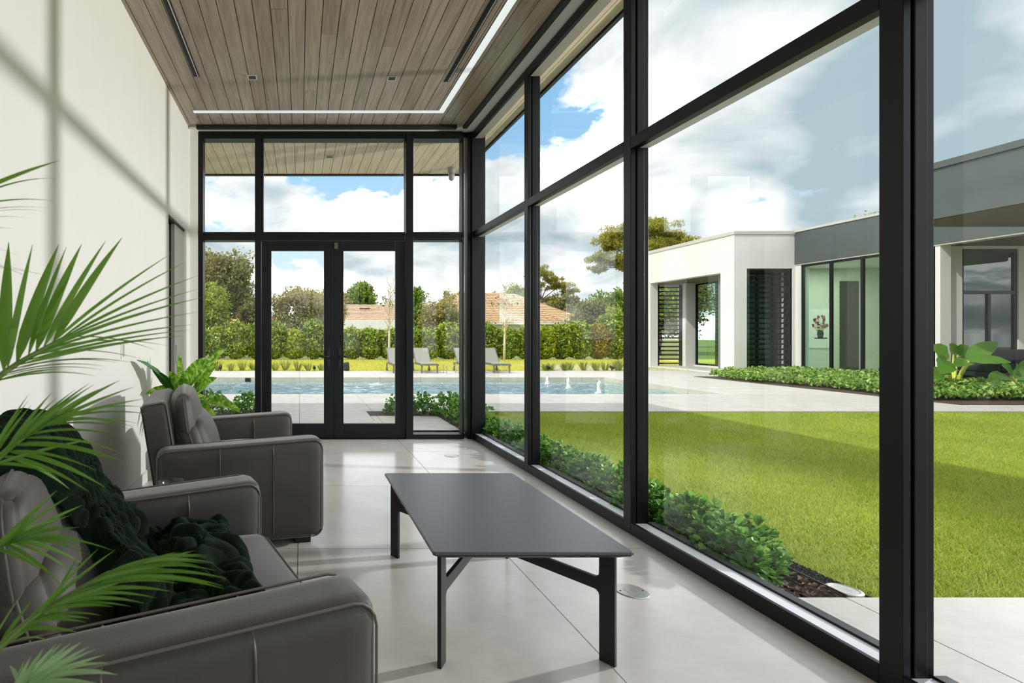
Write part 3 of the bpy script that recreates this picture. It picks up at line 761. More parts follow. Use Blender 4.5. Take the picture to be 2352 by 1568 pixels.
# dark green ruched throw over the nearer chair
MC1 = Matrix.Translation((*C1, 0)) @ Matrix.Rotation(A1, 4, 'Z')
def make_throw():
    path = [(-.600, .62), (-.595, .76), (-.545, .87), (-.47, .935), (-.385, .955), (-.30, .915), (-.24, .83), (-.19, .74), (-.125, .64),
            (-.07, .56), (-.01, .505), (.05, .49), (.11, .49), (.17, .49), (.23, .495), (.275, .49), (.30, .475)]
    pts = [Vector((x, 0, z)) for x, z in path]
    cum = [0]
    for a, b in zip(pts, pts[1:]): cum.append(cum[-1]+(b-a).length)
    nu, nv = 260, 150; tot = cum[-1]; V = []
    def at(s):
        s = min(max(s, 0), tot-1e-6); k = max(i for i in range(len(cum)-1) if cum[i] <= s)
        t = (s-cum[k])/(cum[k+1]-cum[k]); p0 = pts[max(k-1, 0)]; p1 = pts[k]; p2 = pts[k+1]; p3 = pts[min(k+2, len(pts)-1)]
        return .5*((2*p1)+(p2-p0)*t+(2*p0-5*p1+4*p2-p3)*t*t+(3*p1-p0-3*p2+p3)*t**3)
    for i in range(nu+1):
        u = i/nu; s = tot*u; p = at(s); q = at(s+.01)-at(s-.01); n = Vector((-q.z, 0, q.x)).normalized()
        if n.z < 0 and u > .2: n = -n
        fold = min(1, max(0, (u-.56)/.10))           # 0 on the back, 1 on the seat
        for j in range(nv+1):
            v = j/nv
            wob = noise.noise(Vector((u*6, v*3, 1.7)))
            ya = -.18-.20*fold+.03*noise.noise(Vector((u*9, 0, 4)))      # near edge
            yb = .385-.03*fold+.02*noise.noise(Vector((u*9, 7, 4)))      # far edge
            y = ya+(yb-ya)*v
            # long ruched pleats down the back, gathered puffs over the seat
            w1 = noise.noise(Vector((u*5, v*5, 9))); w2 = noise.noise(Vector((u*13, v*13, 3)))
            pleat = abs(math.sin((v*11+1.6*w1+.5*w2)*PI))**.6
            nick = abs(math.sin((u*24+2.2*w1+1.0*w2+v*3)*PI))**.5
            puff = abs(math.sin((u*15+v*2.2+1.6*w1)*PI))**.5*(.55+.45*abs(math.sin((v*5+1.3*w2+u*3)*PI))**.5)
            big = max(0, .25+noise.noise(Vector((u*9+.6, v*2.6, 12))))
            cell = w2
            d = (1-fold)*(.034*pleat*(.6+.55*nick)+.012*cell)+fold*(.052*puff+.075*big+.010*cell)+.012
            edge = min(1, min(v, 1-v)/.05, (1-u)/.03+.0)
            d *= .25+.75*edge
            P_ = p+n*d; x = P_.x+.03*wob*fold
            if u > .86: x -= .06*max(0, .55-v)+.02*math.sin(v*9)
            V.append((x, y, P_.z-(.06*max(0, .10-v)/.10 if fold < .5 else 0)))
    F = [(i*(nv+1)+j, (i+1)*(nv+1)+j, (i+1)*(nv+1)+j+1, i*(nv+1)+j+1) for i in range(nu) for j in range(nv)]
    mb = MB().add([MC1 @ Vector(p) for p in V], F)
    t = thing('throw_blanket', 'dark green ruched faux fur throw draped over the nearer armchair', 'blanket', MC1 @ Vector((0, .1, .45)))
    o = mb.build('cloth', 'velvet', t, smooth=True)
    m = o.modifiers.new('thick', 'SOLIDIFY'); m.thickness = .012; m.offset = -1
make_throw()

# ---------------------------------------------------------------- coffee table
tb = thing('coffee_table', 'low rectangular coffee table with charcoal top and black plank legs', 'table', (.868, 2.447, 0))
X0, X1, Y0, Y1, ZT_ = .495, 1.242, 1.90, 2.995, .456
# the top: thin slab with an undercut edge
def ring(x0, x1, y0, y1, c, z): return [(x0+c, y0, z), (x1-c, y0, z), (x1, y0+c, z), (x1, y1-c, z), (x1-c, y1, z), (x0+c, y1, z), (x0, y1-c, z), (x0, y0+c, z)]
mb = MB(); rings = [ring(X0+.004, X1-.004, Y0+.004, Y1-.004, .008, ZT_), ring(X0, X1, Y0, Y1, .008, ZT_-.003), ring(X0, X1, Y0, Y1, .008, ZT_-.010)]
vs = [p for r in rings for p in r]
mb.add(vs, [tuple(range(8))]+[(k*8+i, k*8+(i+1) % 8, (k+1)*8+(i+1) % 8, (k+1)*8+i) for k in range(2) for i in range(8)]+[tuple(range(16, 24))[::-1]])
mb.build('tabletop', 'table', tb)
mb = MB(); rings = [ring(X0+.003, X1-.003, Y0+.003, Y1-.003, .01, ZT_-.0105), ring(X0+.003, X1-.003, Y0+.003, Y1-.003, .01, ZT_-.016), ring(X0+.03, X1-.03, Y0+.03, Y1-.03, .02, ZT_-.032)]
vs = [p for r in rings for p in r]
mb.add(vs, [tuple(range(8))]+[(k*8+i, k*8+(i+1) % 8, (k+1)*8+(i+1) % 8, (k+1)*8+i) for k in range(2) for i in range(8)]+[tuple(range(16, 24))[::-1]])
mb.build('top_edge', 'table_leg', tb)
cx_, cy_ = (X0+X1)/2, (Y0+Y1)/2
zt = ZT_-.03
for k, (lx, ly) in enumerate(((.5275, 1.940), (1.2, 1.950), (1.2, 2.945), (.5275, 2.945))):
    c = Vector((lx, ly, 0)); d = (Vector((cx_, cy_, 0))-c); half = d.length; d.normalize(); nrm = Vector((-d.y, d.x, 0))
    th = .0075
    # leg board with a rounded fillet where the stretcher leaves it
    prof = [(0, 0), (.057, 0), (.057, .252), (.060, .262), (.068, .268), (.075, .270)]
    pts = [c+d*a+Vector((0, 0, z))-nrm*th for a, z in prof]
    pts += [c+d*.075+Vector((0, 0, .318))-nrm*th, c+d*.066+Vector((0, 0, .321))-nrm*th, c+d*.058+Vector((0, 0, .332))-nrm*th, c+d*.057+Vector((0, 0, zt))-nrm*th, c+Vector((0, 0, zt))-nrm*th]
    MB().prism(pts, nrm*2*th).build('leg', 'table_leg', tb)
    a = c+d*.074; b = c+d*(half-.004); q = (a+b)/2; q.z = .294
    MB().obox(q, d*((b-a).length/2), nrm*th, (0, 0, .024)).build('stretcher', 'table_leg', tb)

# side table with a small glass bowl between the armchairs
st = thing('side_table', 'small round dark side table between the two armchairs', 'table', (-.66, 2.68, 0))
MB().lathe([(.16, 0), (.16, .012), (.02, .02), (.02, .42), (.17, .425), (.17, .44), (.0, .4405)], (-.66, 2.68, 0), 28).build('pedestal', 'black_matt', st)
gb = thing('glass_bowl', 'small clear glass bowl on the side table between the armchairs', 'bowl', (-.655, 2.62, .4407))
MB().lathe([(.03, .4408), (.05, .455), (.062, .50), (.066, .516), (.062, .516), (.057, .50), (.045, .462), (.0, .456)], (-.655, 2.62, 0), 28).build('dish', 'clear', gb, smooth=True)

# ---------------------------------------------------------------- potted palm in the foreground
palm = thing('potted_palm', 'potted palm with long narrow leaflets in the near corner of the room', 'plant', (-.98, .42, 0))
pot = MB().lathe([(.15, 0), (.16, .02), (.20, .34), (.205, .36), (.185, .36), (.18, .33), (.0, .33)], (-.98, .42, 0), 28).build('pot', 'pot', palm, smooth=True)
MB().lathe([(.178, .325), (.1, .338), (.0, .34)], (-.98, .42, 0), 20).build('soil', 'mulch', pot)

def blade(A, B, w, sag, side, nseg=9, fold=.25):
    """a tapering leaflet from A to B: bows by sag (an offset vector), its flat turned towards side"""
    mb = MB(); A = Vector(A); B = Vector(B); M_ = (A+B)/2+sag; vs = []
    for i in range(nseg+1):
        t = i/nseg; p = (1-t)**2*A+2*t*(1-t)*M_+t*t*B; tan = (2*(1-t)*(M_-A)+2*t*(B-M_)).normalized()
        wv = tan.cross(side).normalized(); nn = wv.cross(tan)
        k = (min(1, t/.18)**.6)*(1-max(0, (t-.3)/.7)**1.8)
        h = w*.5*max(k, .04)
        vs += [p-wv*h+nn*h*fold, p, p+wv*h+nn*h*fold]
    fs = []
    for i in range(nseg):
        a = i*3; fs += [(a, a+1, a+4, a+3), (a+1, a+2, a+5, a+4)]
    return mb.add(vs, fs)

def frond(rachis, leaflets, Y, mat, dip=.0, seed=1, base=None):
    r = random.Random(seed)
    ext = []
    for (a, b) in zip(leaflets, leaflets[1:]):
        if abs(a[2]-b[2])+abs(a[3]-b[3]) < 150:
            ext.append(tuple((a[i]+b[i])/2+r.uniform(-9, 9)*(i < 4) for i in range(4))+((a[4]+b[4])/2*.8,))
    leaflets = [q[:4]+(q[4]*(.86 if q[4] > .0195 else .66),) for q in leaflets]+[q[:4]+(q[4]*.66,) for q in ext]
    pts = [P(*q) for q in rachis]
    if base: pts = [Vector(base)] + pts
    n = len(pts); rs = [max(.0022, .0075*(1-i/(n-1))+.002) for i in range(n)]
    # smooth the midrib
    def cr(t):
        k = min(int(t), n-2); f = t-k; p0 = pts[max(k-1, 0)]; p1 = pts[k]; p2 = pts[k+1]; p3 = pts[min(k+2, n-1)]
        return .5*((2*p1)+(p2-p0)*f+(2*p0-5*p1+4*p2-p3)*f*f+(3*p1-p0-3*p2+p3)*f**3)
    sp = [cr(t) for t in np.linspace(0, n-1-1e-6, 16)]
    fr = MB().tube(sp, [max(.002, .007*(1-i/15)+.0018) for i in range(16)], 7).build('frond', 'palm_stem', palm, smooth=True)
    for (bx_, by_, tx, ty, w, *o) in leaflets:
        # root the leaflet on the midrib point that lies nearest in the picture plane
        best = min((cr(t) for t in np.linspace(0, n-1-1e-6, 60)), key=lambda q: abs(CX+q.x*FL/q.y-bx_)+abs(CY-(q.z-EYE)*FL/q.y-by_))
        Yt = Y+(o[0] if o else r.uniform(-.05, .08))
        tip = P(tx, ty, Yt); ln = (tip-best).length
        flat = ty > by_-60
        sag = Vector((0, 0, ln*(.13 if flat else .05))) if tx > bx_ else Vector((0, 0, ln*.06))
        side = Vector((r.uniform(-.3, .3), -.55 if flat else -1, .8 if flat else .15)).normalized()
        blade(best, tip, w, sag, side).build('leaflet', mat, fr, smooth=True)

crown = (-.97, .43, .62)
frond([(-330, 1010, .58), (-60, 900, .80), (40, 835, .86), (110, 795, .90), (165, 765, .94)],
      [(5, 830, 20, 556, .026), (38, 812, 135, 561, .026), (80, 790, 188, 560, .025), (120, 770, 281, 545, .020), (112, 795, 394, 582, .010), (140, 780, 454, 633, .008),
       (90, 812, 464, 683, .009), (60, 822, 442, 745, .008), (30, 835, 418, 771, .009), (150, 775, 362, 806, .006), (10, 848, 314, 834, .008), (0, 858, 247, 842, .007),
       (-20, 880, 224, 864, .007), (-30, 885, 172, 848, .006), (20, 840, 170, 790, .006), (-30, 880, 160, 775, .006)], .90, 'palm', seed=3, base=crown)
frond([(-330, 830, .60), (-170, 600, .72), (-120, 500, .80), (-60, 440, .84)],
      [(-70, 450, 139, 368, .012), (-110, 490, 128, 462, .010), (-130, 520, 112, 487, .009), (-150, 560, 40, 527, .010), (-160, 600, 72, 640, .006), (-170, 620, 165, 652, .006)], .88, 'palm', seed=4, base=crown)
frond([(-330, 1180, .58), (-60, 1090, .76), (20, 1030, .82), (80, 985, .85), (130, 955, .88)],
      [(0, 1045, 205, 880, .012), (-10, 1050, 175, 893, .012), (40, 1015, 275, 873, .016), (90, 980, 330, 916, .009), (95, 978, 342, 951, .009), (100, 975, 306, 980, .009),
       (60, 1000, 285, 1004, .009), (30, 1025, 288, 1062, .015), (30, 1022, 200, 1035, .008), (10, 1035, 243, 1120, .015), (0, 1045, 160, 1123, .013), (-20, 1060, 118, 1087, .010),
       (-40, 1075, 72, 930, .009), (-50, 1080, 66, 905, .008), (110, 970, 228, 893, .008), (-20, 1060, 150, 925, .012), (10, 1035, 120, 900, .010), (-30, 1070, 230, 1005, .008)], .86, 'palm', seed=5, base=crown)
frond([(-330, 1330, .56), (-80, 1300, .72), (0, 1255, .78), (45, 1225, .80)],
      [(-20, 1265, 131, 1126, .012), (-10, 1260, 189, 1160, .012), (10, 1245, 134, 1196, .011), (-10, 1260, 183, 1211, .011), (30, 1235, 193, 1258, .010), (20, 1242, 195, 1297, .011),
       (10, 1248, 143, 1347, .010), (-10, 1260, 96, 1310, .010), (40, 1230, 110, 1252, .009), (-30, 1272, 60, 1195, .012), (-40, 1278, 100, 1160, .010), (30, 1235, 262, 1265, .007)], .79, 'palm', seed=6, base=crown)
frond([(-330, 1560, .52), (-60, 1525, .68), (60, 1430, .74), (150, 1370, .79), (250, 1312, .84)],
      [(40, 1445, 265, 1262, .010), (120, 1392, 182, 1272, .008), (200, 1340, 402, 1268, .011), (215, 1332, 436, 1268, .010), (225, 1326, 477, 1275, .011), (240, 1318, 492, 1293, .010),
       (250, 1312, 458, 1299, .008), (220, 1330, 519, 1328, .013), (190, 1345, 514, 1351, .013), (170, 1357, 440, 1331, .010), (140, 1377, 394, 1358, .012), (120, 1390, 331, 1385, .011),
       (90, 1410, 260, 1393, .010), (60, 1430, 206, 1420, .009), (40, 1445, 178, 1452, .010), (20, 1460, 250, 1340, .009), (0, 1475, 130, 1400, .009), (160, 1362, 360, 1310, .010),
       (180, 1350, 410, 1300, .010), (-20, 1490, 110, 1470, .010), (-10, 1480, 80, 1370, .010), (100, 1402, 300, 1330, .009), (-40, 1508, 60, 1350, .010)], .80, 'palm', seed=7, base=crown)
frond([(-300, 1780, .50), (-60, 1680, .60), (20, 1610, .65), (70, 1565, .68)],
      [(30, 1600, 55, 1517, .011), (40, 1592, 100, 1489, .013), (50, 1583, 141, 1477, .014), (60, 1575, 187, 1474, .013), (65, 1570, 241, 1503, .011), (68, 1567, 251, 1523, .010),
       (70, 1565, 270, 1549, .011), (50, 1583, 22, 1528, .010), (66, 1570, 220, 1490, .009), (60, 1575, 255, 1580, .010)], .70, 'palm_pale', seed=8, base=crown)
for k in range(4):      # canes from the pot to the crown
    a = k*1.6; MB().tube([(-.98+.05*math.cos(a), .42+.05*math.sin(a), .33), (-.975+.02*math.cos(a), .425+.02*math.sin(a), .50), (-.97, .43, .62)], [.013, .011, .009], 8).build('stem', 'palm_stem', palm, smooth=True)

# ---------------------------------------------------------------- variegated plant behind the far armchair
dp = thing('variegated_plant', 'broad leaved yellow green variegated plant behind the far armchair', 'plant', (-.96, 4.56, 0))
pot = MB().lathe([(.13, 0), (.14, .02), (.17, .30), (.172, .32), (.155, .32), (.15, .30), (.0, .30)], (-.96, 4.56, 0), 28).build('pot', 'pot', dp, smooth=True)
def broad_leaf(A, B, w, sag, side, curl=.35):
    A = Vector(A); B = Vector(B); M_ = (A+B)/2+sag; vs = []; nu, nv = 10, 6
    for i in range(nu+1):
        t = i/nu; p = (1-t)**2*A+2*t*(1-t)*M_+t*t*B; tan = (2*(1-t)*(M_-A)+2*t*(B-M_)).normalized()
        wv = tan.cross(side).normalized(); nn = wv.cross(tan)
        h = w*.5*max(.03, math.sin(PI*min(1, t*.93+.05))**.75*(1-.35*t))
        for j in range(nv+1):
            s = -1+2*j/nv
            vs.append(p+wv*h*s+nn*h*(curl*abs(s)**1.4+.07*math.sin(t*19)*abs(s)))
    fs = [(i*(nv+1)+j, (i+1)*(nv+1)+j, (i+1)*(nv+1)+j+1, i*(nv+1)+j+1) for i in range(nu) for j in range(nv)]
    return MB().add(vs, fs)
core = Vector((-.96, 4.56, .55))
for (bx_, by_, Yb, tx, ty, Yt, w, sg, side, mat) in (
        (396, 893, 4.90, 314, 827, 4.75, .15, (0, 0, .05), (.3, -.5, .8), 'dieff_dark'), (420, 885, 4.95, 413, 810, 4.95, .085, (-.03, 0, 0), (.6, -.8, .2), 'dieff'),
        (436, 888, 4.95, 522, 800, 4.85, .16, (0, 0, .05), (-.4, -.7, .5), 'dieff'), (425, 895, 4.9, 470, 822, 4.7, .15, (-.02, 0, .05), (-.2, -.9, .4), 'dieff'),
        (445, 905, 4.95, 502, 832, 5.0, .12, (0, 0, .05), (0, -.7, .7), 'dieff'), (440, 915, 4.9, 498, 868, 4.7, .15, (0, 0, .04), (-.2, -.8, .6), 'dieff'),
        (438, 925, 4.9, 556, 948, 4.65, .17, (0, 0, .09), (0, -.5, .85), 'dieff'), (425, 900, 4.85, 452, 955, 4.6, .17, (0, -.04, .05), (.2, -.9, .4), 'dieff'),
        (400, 900, 4.9, 350, 850, 4.7, .11, (0, 0, .02), (.5, -.8, .3), 'dieff_dark'), (415, 905, 4.9, 335, 905, 4.85, .14, (0, 0, .06), (.2, -.5, .8), 'dieff'),
        (432, 915, 5.0, 480, 925, 5.1, .14, (0, 0, .05), (-.1, -.6, .8), 'dieff'), (410, 895, 4.9, 385, 855, 4.7, .13, (0, 0, .03), (.3, -.8, .5), 'dieff'),
        (425, 905, 4.9, 432, 850, 4.65, .15, (0, 0, .03), (0, -.9, .4), 'dieff'), (430, 930, 4.9, 500, 965, 4.7, .15, (0, 0, .06), (-.1, -.6, .8), 'dieff'), (440, 910, 4.9, 470, 880, 4.7, .14, (0, 0, .04), (-.1, -.8, .6), 'dieff')):
    A = P(bx_, by_, Yb-.42); B = P(tx, ty, min(Yt-.42, 1.27*FL/max(1, CX-tx)))
    lf = broad_leaf(A, B, w*.92, Vector(sg), Vector(side).normalized()).build('leaf', mat, dp, smooth=True)
    MB().tube([core+Vector((0, 0, -.22)), core*.5+A*.5+Vector((0, 0, -.02)), A, A*.7+B*.3+Vector(sg)*.55], [.009, .008, .006, .003], 7).build('stalk', 'palm_stem', lf, smooth=True)
MB().tube([(-.96, 4.56, .28), (-.96, 4.56, .45), core], [.02, .016, .01], 8).build('stem', 'palm_stem', dp, smooth=True)
# ---------------------------------------------------------------- ground, terrace, pool
PXR, PXL, PY0, PY1, WZ = 9.08, -7.0, 10.93, 15.3, -.12
ground = structure('ground', 'wide grassy ground beyond the garden', 'ground')
MB().panel([-90, PXL, PXR, 110], [-30, PY0, PY1, 160], {(1, 1)}, lambda u, v, w: (u, v, w), -.35, -.06).build('turf', 'ground', ground)

lawn = structure('lawn', 'green lawn between the glazed wall and the pool terrace', 'lawn')
bx(2.77, 16, 2.47, 8.5, -.055, -.03).build('turf', 'lawn', lawn)
def grass_blades(name, boxes, mat, h, w, label):
    Vs = []; n0 = 0
    for (x0, x1, y0, y1, dens, wedge) in boxes:
        n = int((x1-x0)*(y1-y0)*dens)
        p = np.stack([x0+(x1-x0)*RNG.random(n), y0+(y1-y0)*RNG.random(n)], 1)
        if wedge: p = p[p[:, 0] < 1.41*p[:, 1]+1.3]
        n = len(p); b = np.concatenate([p, np.full((n, 1), -.03)], 1)
        a = RNG.random(n)*2*PI; lean = RNG.normal(0, .55, (n, 2)); hh = h*(.6+.7*RNG.random(n))
        # patches that were mown a little shorter
        t = np.stack([lean[:, 0]*hh, lean[:, 1]*hh, hh], 1)
        wv = np.stack([np.cos(a), np.sin(a), np.zeros(n)], 1)*(w*(.7+.6*RNG.random(n)))[:, None]
        Vs.append(np.stack([b-wv, b+wv, b+t], 1).reshape(-1, 3))
    V = np.concatenate(Vs); F = np.arange(len(V)).reshape(-1, 3)
    return tag(np_mesh(name, V, F, mat), label, 'grass', kind='stuff')
grass_blades('lawn_grass', [(2.77, 8.4, 2.47, 5.0, 21000, True), (2.77, 13, 5.0, 8.5, 10500, True)], 'grass', .030, .0022, 'short mown green grass of the lawn outside the glazed wall')
far_lawn = structure('far_lawn', 'sunlit yellow green lawn strip between pool deck and hedge', 'lawn')
bx(-14, 22, 17.9, 27.2, -.055, -.02).build('turf', 'far_lawn', far_lawn)
grass_blades('far_lawn_grass', [(-9, 18, 18.0, 26.4, 520, False)], 'far_grass', .055, .012, 'sunlit yellow green grass of the lawn strip before the hedge')

terrace = structure('terrace', 'pale stone terrace round the pool and house', 'terrace')
def slab(x0, x1, y0, y1, mat='paver', z1=-.012): bx(x0, x1, y0, y1, -.30, z1).build('slab', mat, terrace)
def pave(x0, x1, y0, y1, tx, ty, skip=(), ox=0.0):
    x = x0 - ox
    while x < x1-.02:
        y = y0
        while y < y1-.02:
            a, b, c, d = max(x, x0), min(x+tx, x1), y, min(y+ty, y1)
            rects = [(a, b, c, d)]
            for (sx0, sx1, sy0, sy1) in skip:
                nr = []
                for (a_, b_, c_, d_) in rects:
                    if b_ <= sx0 or a_ >= sx1 or d_ <= sy0 or c_ >= sy1: nr.append((a_, b_, c_, d_)); continue
                    if a_ < sx0: nr.append((a_, sx0, c_, d_))
                    if b_ > sx1: nr.append((sx1, b_, c_, d_))
                    if c_ < sy0: nr.append((max(a_, sx0), min(b_, sx1), c_, sy0))
                    if d_ > sy1: nr.append((max(a_, sx0), min(b_, sx1), sy1, d_))
                rects = nr
            for (a_, b_, c_, d_) in rects:
                if b_-a_ > .03 and d_-c_ > .03: bx(a_+.003, b_-.003, c_+.003, d_-.003, -.012, 0).build('paver', 'paver', terrace)
            y += ty
        x += tx
BEDS = [(1.1, 2.14, 8.0, 8.48), (2.14, 2.80, 6.36, 8.48), (-1.75, -.62, 8.0, 8.62)]
slab(PXL-1, 11.9, 8.5, PY0, 'grout'); pave(-4.8, 11.9, 8.5, PY0, 1.2, .6075, [(-1.75, -.62, 8.0, 8.62)])
slab(-4.8, 2.14, YB+.15, 8.5, 'grout'); pave(-4.8, 2.14, YB+.15, 8.5, 1.2, .6, BEDS, .0)
slab(2.24, 9.5, -1.5, 2.47, 'grout'); pave(2.24, 9.5, .10, 2.47, 1.2, .79, [], .82)
slab(11.9, 22, 8.5, 9.25, 'grout'); pave(11.9, 22, 8.5, 9.25, 1.2, .75)
slab(PXR, 13.79, PY0, 22, 'deck', 0)
slab(PXL-1, PXR, PY1, 17.9, 'deck', 0)
bx(-4.8, PXR, PY0-.30, PY0, -.02, .002).build('coping', 'deck', terrace)

pool = structure('pool', 'rectangular swimming pool with pale stone walls', 'pool')
MB().panel([PXL, PXL+.02, PXR-.01, PXR], [PY0, PY0+.01, PY1-.01, PY1], {(1, 1)}, lambda u, v, w: (u, v, w), -1.3, -.003).build('wall', 'pool_tile', pool)
bx(PXL, PXR, PY0, PY1, -1.34, -1.28).build('basin_floor', 'pool_floor', pool)
bx(PXL+.03, PXR-.02, PY0+.02, PY0+.04, -1.28, WZ-.09).build('basin_wall', 'pool_floor', pool)
bx(PXL+.03, PXR-.02, PY1-.04, PY1-.02, -1.28, WZ-.09).build('basin_wall', 'pool_floor', pool)
bx(-1.62, -1.46, PY1-.03, PY1-.005, -.14, -.02).build('skimmer', 'black_matt', pool)
# rippled water surface
nx, ny = 190, 90; V = []
for i in range(nx+1):
    for j in range(ny+1):
        x = PXL+.02+(PXR-PXL-.03)*i/nx; y = PY0+.01+(PY1-PY0-.02)*j/ny
        V.append((x, y, WZ+.026*noise.noise(Vector((x*2.3, y*3.8, 0)))+.016*noise.noise(Vector((x*5, y*9, 5)))))
F = [(i*(ny+1)+j, (i+1)*(ny+1)+j, (i+1)*(ny+1)+j+1, i*(ny+1)+j+1) for i in range(nx) for j in range(ny)]
MB().add(V, F).build('water', 'water', pool, smooth=True)
for (px, yb, X, h, lab) in ((1257, 14.5, 7.0, .26, 'left bubbling water jet in the pool'), (1306, 13.46, 7.05, .27, 'middle bubbling water jet in the pool'), (1375, 12.3, 7.17, .31, 'right bubbling water jet in the pool, tallest of the three')):
    j = thing('fountain_jet', lab, 'fountain', (X, yb, WZ), group='pool water jets')
    prof = [(.09, WZ-.03), (.055, WZ+.02), (.042, WZ+h*.35), (.05, WZ+h*.55), (.04, WZ+h*.75), (.022, WZ+h*.92), (.0, WZ+h)]
    mb = MB().lathe(prof, (X, yb, 0), 12); r = random.Random(px)
    mb.v = [(x+r.uniform(-.018, .018), y+r.uniform(-.018, .018), z+r.uniform(-.01, .01)) for x, y, z in mb.v]
    mb.build('water_column', 'foam' if 'foam' in MAT else 'house_white', j, smooth=True)
    sp = MB().lathe([(.012, WZ-.06), (.012, WZ-.02), (.0, WZ-.019)], (X, yb, 0), 8).build('nozzle', 'steel', j)

# ---------------------------------------------------------------- beds, gravel, edging by the glazed wall
wb = structure('planting_bed', 'bark mulch planting bed along the glazed wall', 'planting bed')
bx(2.24, 2.63, 2.47, YB+.16, -.06, -.01).build('soil', 'mulch', wb)
bx(2.628, 2.634, 2.47, YB+.16, -.05, .012).build('steel_edging', 'black_matt', wb)
bx(2.634, 2.775, 2.47, YB+.16, -.06, -.022).build('gravel_base', 'gravel_bed', wb)
for (a, b, c, d) in BEDS: bx(a, b, c, d, -.06, -.004).build('soil', 'mulch', wb)
n = 6500
Cp = np.stack([2.637+.135*RNG.random(n), 2.475+3.8*RNG.random(n)**1.5, -.018+.006*RNG.random(n)], 1)
Vp, Fp = leaves(Cp, RNG.normal(size=(n, 3))*np.array([1, 1, .3]), .014, .7, up=np.array([0, 0, 2.0]), cup=.3)
tag(np_mesh('gravel', Vp, Fp, 'pebble'), 'dark gravel strip between bed edging and lawn', 'gravel', kind='stuff')
n = 2600
Cp = np.stack([2.26+.36*RNG.random(n), 2.48+3.6*RNG.random(n)**1.4, -.006+.008*RNG.random(n)], 1)
Vp, Fp = leaves(Cp, RNG.normal(size=(n, 3))*np.array([1, 1, .25]), .035, .4, up=np.array([0, 0, 2.0]), cup=.2)
tag(np_mesh('mulch_bark', Vp, Fp, 'mulch_chip'), 'brown bark chips on the bed below the glazed wall', 'mulch', kind='stuff')
s = thing('ground_light', 'round well light set flush in the gravel at the bed end', 'garden light', (2.70, 2.545, -.02))
MB().lathe([(.068, -.03), (.068, .0), (.058, .004), (.050, .0), (.0, -.002)], (2.70, 2.545, 0), 28).build('rim', 'coping', s)
MB().lathe([(.050, -.001), (.0, .001)], (2.70, 2.545, 0), 24).build('lens', 'clear', s)

# one small leaf mesh, rounded, slightly folded (12 triangles), shared by the leaves that can be picked apart
def round_leaf_mesh():
    pr = [(0, 0), (.18, .62), (.5, 1.0), (.8, .8), (1.0, .0)]
    mb = MB(); vs = []; L_, W_ = .050, .017
    for t, w in pr: vs += [(t*L_, -w*W_, .006*w), (t*L_, 0, 0), (t*L_, w*W_, .006*w)]
    fs = []
    for i in range(len(pr)-1): a = i*3; fs += [(a, a+1, a+4, a+3), (a+1, a+2, a+5, a+4)]
    return mb.add(vs, fs).mesh('leaf', 'shrub')
LEAF = round_leaf_mesh()
def shrub_points(c, rx, ry, h, n, rng):
    """twig ends over a mounded shrub"""
    d = unit(rng.normal(size=(n, 3))); d[:, 2] = np.abs(d[:, 2])
    r = (.55+.5*rng.random(n))[:, None]
    return np.array(c)+d*r*np.array([rx, ry, h]), d
def bed_shrub(c, rx, ry, h, n, label, group, singles=0, leaf=.046):
    t = thing('shrub', label, 'shrub', c, group=group)
    rng = np.random.default_rng(int(abs(c[0]*1000+c[1]*77)))
    mb = MB()
    ends, _ = shrub_points(c, rx*.75, ry*.75, h*.8, 10, rng)
    for e in ends: mb.tube([Vector(c)+Vector((0, 0, -.01)), Vector(c)*.5+Vector(e)*.5+Vector((0, 0, .02)), Vector(e)], [.006, .004, .002], 5)
    mb.build('stem', 'trunk', t)
    # whorls of leaves at the twig ends
    k = n//5
    cs, d = shrub_points(c, rx, ry, h, k, rng)
    Cc = np.repeat(cs, 5, 0); Dd = np.repeat(d, 5, 0)*.8+rng.normal(size=(k*5, 3))*.75+np.array([0, 0, .35])
    Dd = unit(Dd); Cc = Cc+Dd*leaf*.55; Cc[:, 2] = np.maximum(Cc[:, 2], c[2]+.015)
    ms = min(singles, len(Cc))
    if ms:
        # nearest to the room first
        o = np.argsort(Cc[:, 1]+(Cc[:, 0]-c[0])*.2-.8*Cc[:, 2]); pick = o[:ms]; rest = o[ms:]
        for i in pick:
            lf = link_mesh('leaf', LEAF, t)
            q = Vector(Dd[i]).to_track_quat('X', 'Z')
            lf.rotation_mode = 'QUATERNION'; lf.rotation_quaternion = q; lf.location = Vector(Cc[i]-Dd[i]*leaf*.5)-Vector(c)
            s = .75+.5*rng.random(); lf.scale = (s, s, s)
        Cc, Dd = Cc[rest], Dd[rest]
    if len(Cc):
        V, F = leaves(Cc, Dd, leaf, .62, rng, up=np.array([0, 0, .9]), cup=.12)
        tag(np_mesh('foliage', V, F, 'shrub', t), kind='stuff')
    return t
ys_ = [2.86, 3.20, 3.56, 3.94, 4.34, 4.76, 5.20, 5.66, 6.10]
names = ['first, nearest the terrace paving', 'second from the terrace paving', 'third from the terrace paving', 'fourth from the terrace paving', 'fifth from the terrace paving',
         'sixth from the terrace paving', 'seventh from the terrace paving', 'eighth from the terrace paving', 'ninth, at the room corner']
for i, y in enumerate(ys_):
    bed_shrub((2.43+.03*math.sin(i*2.1), y, -.01), .20, .24, .25+.015*math.sin(i*3), 1300, 'low glossy shrub in the bed along the glazed wall, '+names[i], 'shrubs along the glazed wall', 250 if i < 2 else 0)
G2 = 'shrubs outside the back wall'
